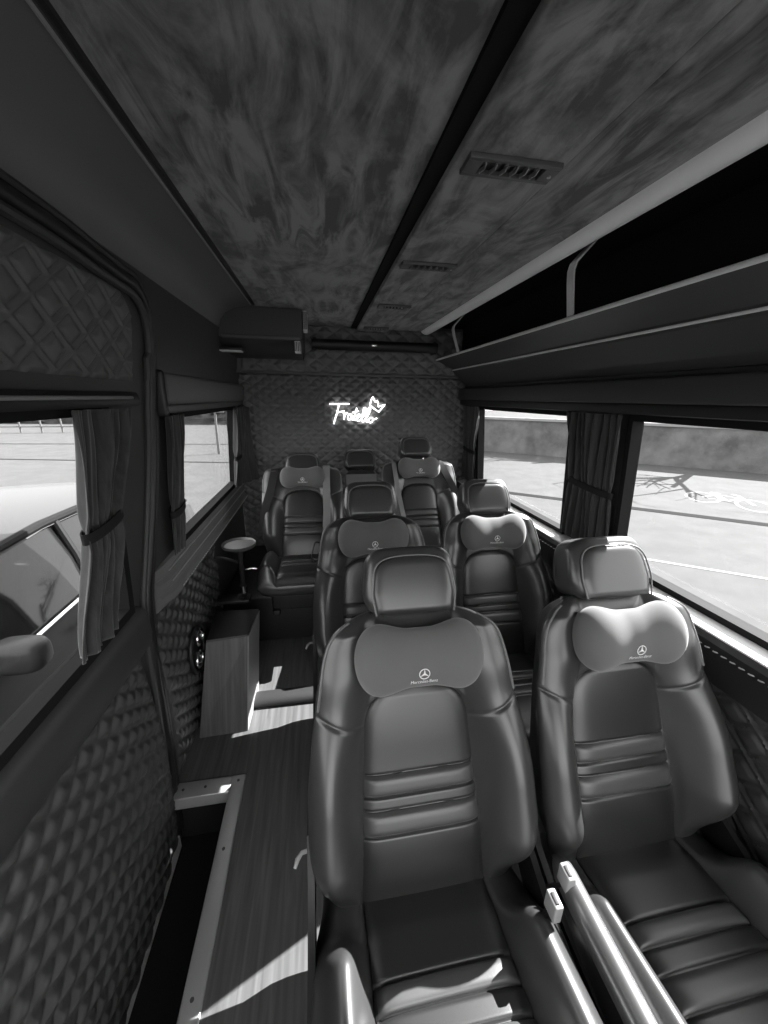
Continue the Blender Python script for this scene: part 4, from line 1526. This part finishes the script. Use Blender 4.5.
# left : parked car
car = empty('parked_car', (-2.46, 2.36, GZ))
def car_ring(y, half, z0, z1, shoulder):
    """closed cross-section of the lower body"""
    return [(-half * 0.92, y, z0), (half * 0.92, y, z0), (half, y, z0 + 0.18), (half, y, z0 + (z1 - z0) * 0.62), (half - shoulder, y, z1 - 0.02), (half - shoulder - 0.05, y, z1),
            (-half + shoulder + 0.05, y, z1), (-half + shoulder, y, z1 - 0.02), (-half, y, z0 + (z1 - z0) * 0.62), (-half, y, z0 + 0.18)]
rings = []
for y, hf, z0, z1, s_ in ((-2.15, 0.60, 0.32, 0.58, 0.06), (-2.05, 0.74, 0.22, 0.68, 0.06), (-1.7, 0.85, 0.18, 0.78, 0.05), (-1.0, 0.89, 0.18, 0.90, 0.05),
                          (0.0, 0.90, 0.18, 0.94, 0.05), (1.2, 0.90, 0.18, 0.98, 0.05), (1.8, 0.87, 0.20, 0.98, 0.06), (2.1, 0.80, 0.30, 0.90, 0.06), (2.16, 0.70, 0.36, 0.80, 0.06)):
    rings.append(car_ring(y * (1.3 if y > 0 else 1), hf, z0, z1, s_))
V, F = loft(rings)
cb = MB(); cb.add(V, F); cb.build('body', 'car_paint', car, angle=50)
# glasshouse: glass mass, then roof and pillars on top
gh = []
def gring(y, hb, ht, zb, zt):
    return [(-hb, y, zb), (hb, y, zb), ((hb + ht) / 2 + 0.02, y, (zb + zt) / 2), (ht, y, zt), (-ht, y, zt), (-(hb + ht) / 2 - 0.02, y, (zb + zt) / 2)]
for y, hb, ht, zb, zt in ((-1.05, 0.72, 0.70, 0.88, 0.90), (-0.35, 0.83, 0.62, 0.92, 1.36), (0.2, 0.835, 0.62, 0.93, 1.42), (1.0, 0.83, 0.61, 0.95, 1.40), (1.65, 0.80, 0.58, 0.96, 1.26), (2.0, 0.74, 0.66, 0.93, 0.97)):
    gh.append(gring(y * (1.3 if y > 0 else 1), hb, ht, zb, zt))
V, F = loft(gh)
gm = MB(); gm.add(V, F); gm.build('glasshouse', 'car_glass', car, angle=35)
rr = []
for y, ht, zt in ((-0.50, 0.60, 1.31), (-0.30, 0.64, 1.385), (0.26, 0.655, 1.445), (1.3, 0.645, 1.425), (2.21, 0.60, 1.27)):
    rr.append([(-ht - 0.01, y, zt - 0.045), (ht + 0.01, y, zt - 0.045), (ht - 0.02, y, zt + 0.005), (ht * 0.6, y, zt + 0.03), (-ht * 0.6, y, zt + 0.03), (-ht + 0.02, y, zt + 0.005)])
V, F = loft(rr)
rm = MB(); rm.add(V, F); rm.build('roof', 'car_paint', car, angle=40)
for sg in (-1, 1):
    pm = MB(); pm.tube([(sg * 0.80, -1.0, 0.91), (sg * 0.69, -0.55, 1.24), (sg * 0.635, -0.30, 1.385), (sg * 0.65, 0.26, 1.43), (sg * 0.64, 1.3, 1.41), (sg * 0.60, 2.14, 1.26), (sg * 0.74, 2.57, 0.96)], 0.028, 8)
    pm.build('roof_pillar', 'car_dark', car)
    dm = MB(); dm.tube([(sg * 0.842, 0.32, 0.94), (sg * 0.755, 0.36, 1.18), (sg * 0.645, 0.40, 1.42)], 0.024, 8)
    dm.build('door_pillar', 'car_dark', car)
    bl = MB(); bl.tube([(sg * 0.850, -0.95, 0.915), (sg * 0.855, 0.0, 0.945), (sg * 0.855, 1.56, 0.975), (sg * 0.80, 2.28, 0.985)], 0.012, 8)
    bl.build('belt_trim', 'chrome', car)
    mm = MB()
    V, F = loft([[(x + sg * 0.98, y - 0.55, z + 1.02) for x, y, z in r] for r in superbox(0.12, 0.075, 0.085, 0.6, 24, 12)])
    mm.add(V, F)
    mm.tube([(sg * 0.83, -0.50, 0.95), (sg * 0.95, -0.54, 1.0)], 0.025, 8)
    mm.build('door_mirror', 'car_paint', car)
    for y in (-0.02, 0.85):
        hm = MB(); hm.rbox((sg * 0.905 - 0.015, y, 0.80), (sg * 0.905 + 0.02, y + 0.18, 0.825), 0.008)
        hm.build('door_handle', 'car_paint', car)
    for y in (-1.35, 1.75):
        wm = MB(); wm.cyl((sg * 0.80 - 0.1, y, 0.31), 0.31, 0.2, 32, axis=0)
        wo = wm.build('wheel', 'tyre', car)
        hmb = MB(); hmb.cyl((sg * 0.905 - 0.012, y, 0.31), 0.20, 0.024, 24, axis=0)
        hmb.build('hubcap', 'silver', wo)
tag(car, 'glossy car with tinted side windows parked close beside the sliding door window', 'car')

# far left: railing, kerb, hedge and pale building beyond the road
fa = empty('railing', (-17, 24, GZ))
p, q = Vector((-26, 24.0, 0)), Vector((-10, 26.0, 0))
for zz in (0.35, 1.15):
    m_ = MB(); m_.tube([p + Vector((0, 0, GZ + zz)), q + Vector((0, 0, GZ + zz))], 0.04, 6)
    local(fa, m_).build('rail', 'fence', fa)
for k in range(17):
    c = p + (q - p) * (k / 16)
    m_ = MB(); m_.tube([c + Vector((0, 0, GZ)), c + Vector((0, 0, GZ + 1.2))], 0.045, 6)
    local(fa, m_).build('post', 'fence', fa)
tag(fa, 'dark metal railing far off through the sliding door window', 'railing')
strip('gutter_joint', (-12.0, 15.2, 0), (1.0, 13.0, 0), 0.16, 'dirt_line', GZ + 0.006, 'dark kerb line on the road seen through the small left rear window', 'road line')
strip('road_line', (-30.0, 20.5, 0), (-2.0, 19.0, 0), 0.2, 'dirt_line', GZ + 0.006, 'thin dark line across the far road on the left', 'road line')
po = empty('lamp_post', (-4.0, 15.9, GZ))
m_ = MB(); m_.tube([(0, 0, 0), (0, 0, 1.0), (0.02, 0, 1.75)], [0.06, 0.05, 0.045], 8)
m_.build('pole', 'fence', po)
m_ = MB(); m_.rbox((-0.35, -0.03, 1.60), (0.35, 0.03, 1.72), 0.02)
m_.build('cross_bar', 'fence', po)
tag(po, 'thin post with a cross bar out on the left road', 'post')
hd = MB(); 
V, F = [], []
nx, nzz = 60, 8
for side in (0, 1):
    for i in range(nx):
        for j in range(nzz):
            x = -34 + 34 * i / (nx - 1)
            V.append((x, 33.0 + side * 2.5 + rng.uniform(-0.25, 0.25), GZ + 1.75 * j / (nzz - 1) * (1 + 0.12 * math.sin(i * 0.7) + rng.uniform(-0.06, 0.06))))
for side in (0, 1):
    o_ = side * nx * nzz
    for i in range(nx - 1):
        for j in range(nzz - 1):
            F.append((o_ + i * nzz + j, o_ + (i + 1) * nzz + j, o_ + (i + 1) * nzz + j + 1, o_ + i * nzz + j + 1))
for i in range(nx - 1):
    F.append((i * nzz + nzz - 1, (i + 1) * nzz + nzz - 1, nx * nzz + (i + 1) * nzz + nzz - 1, nx * nzz + i * nzz + nzz - 1))
hd.add(V, F)
ho = hd.build('hedge', 'far_dark')
tag(ho, 'dark hedge far beyond the road on the left', 'hedge')
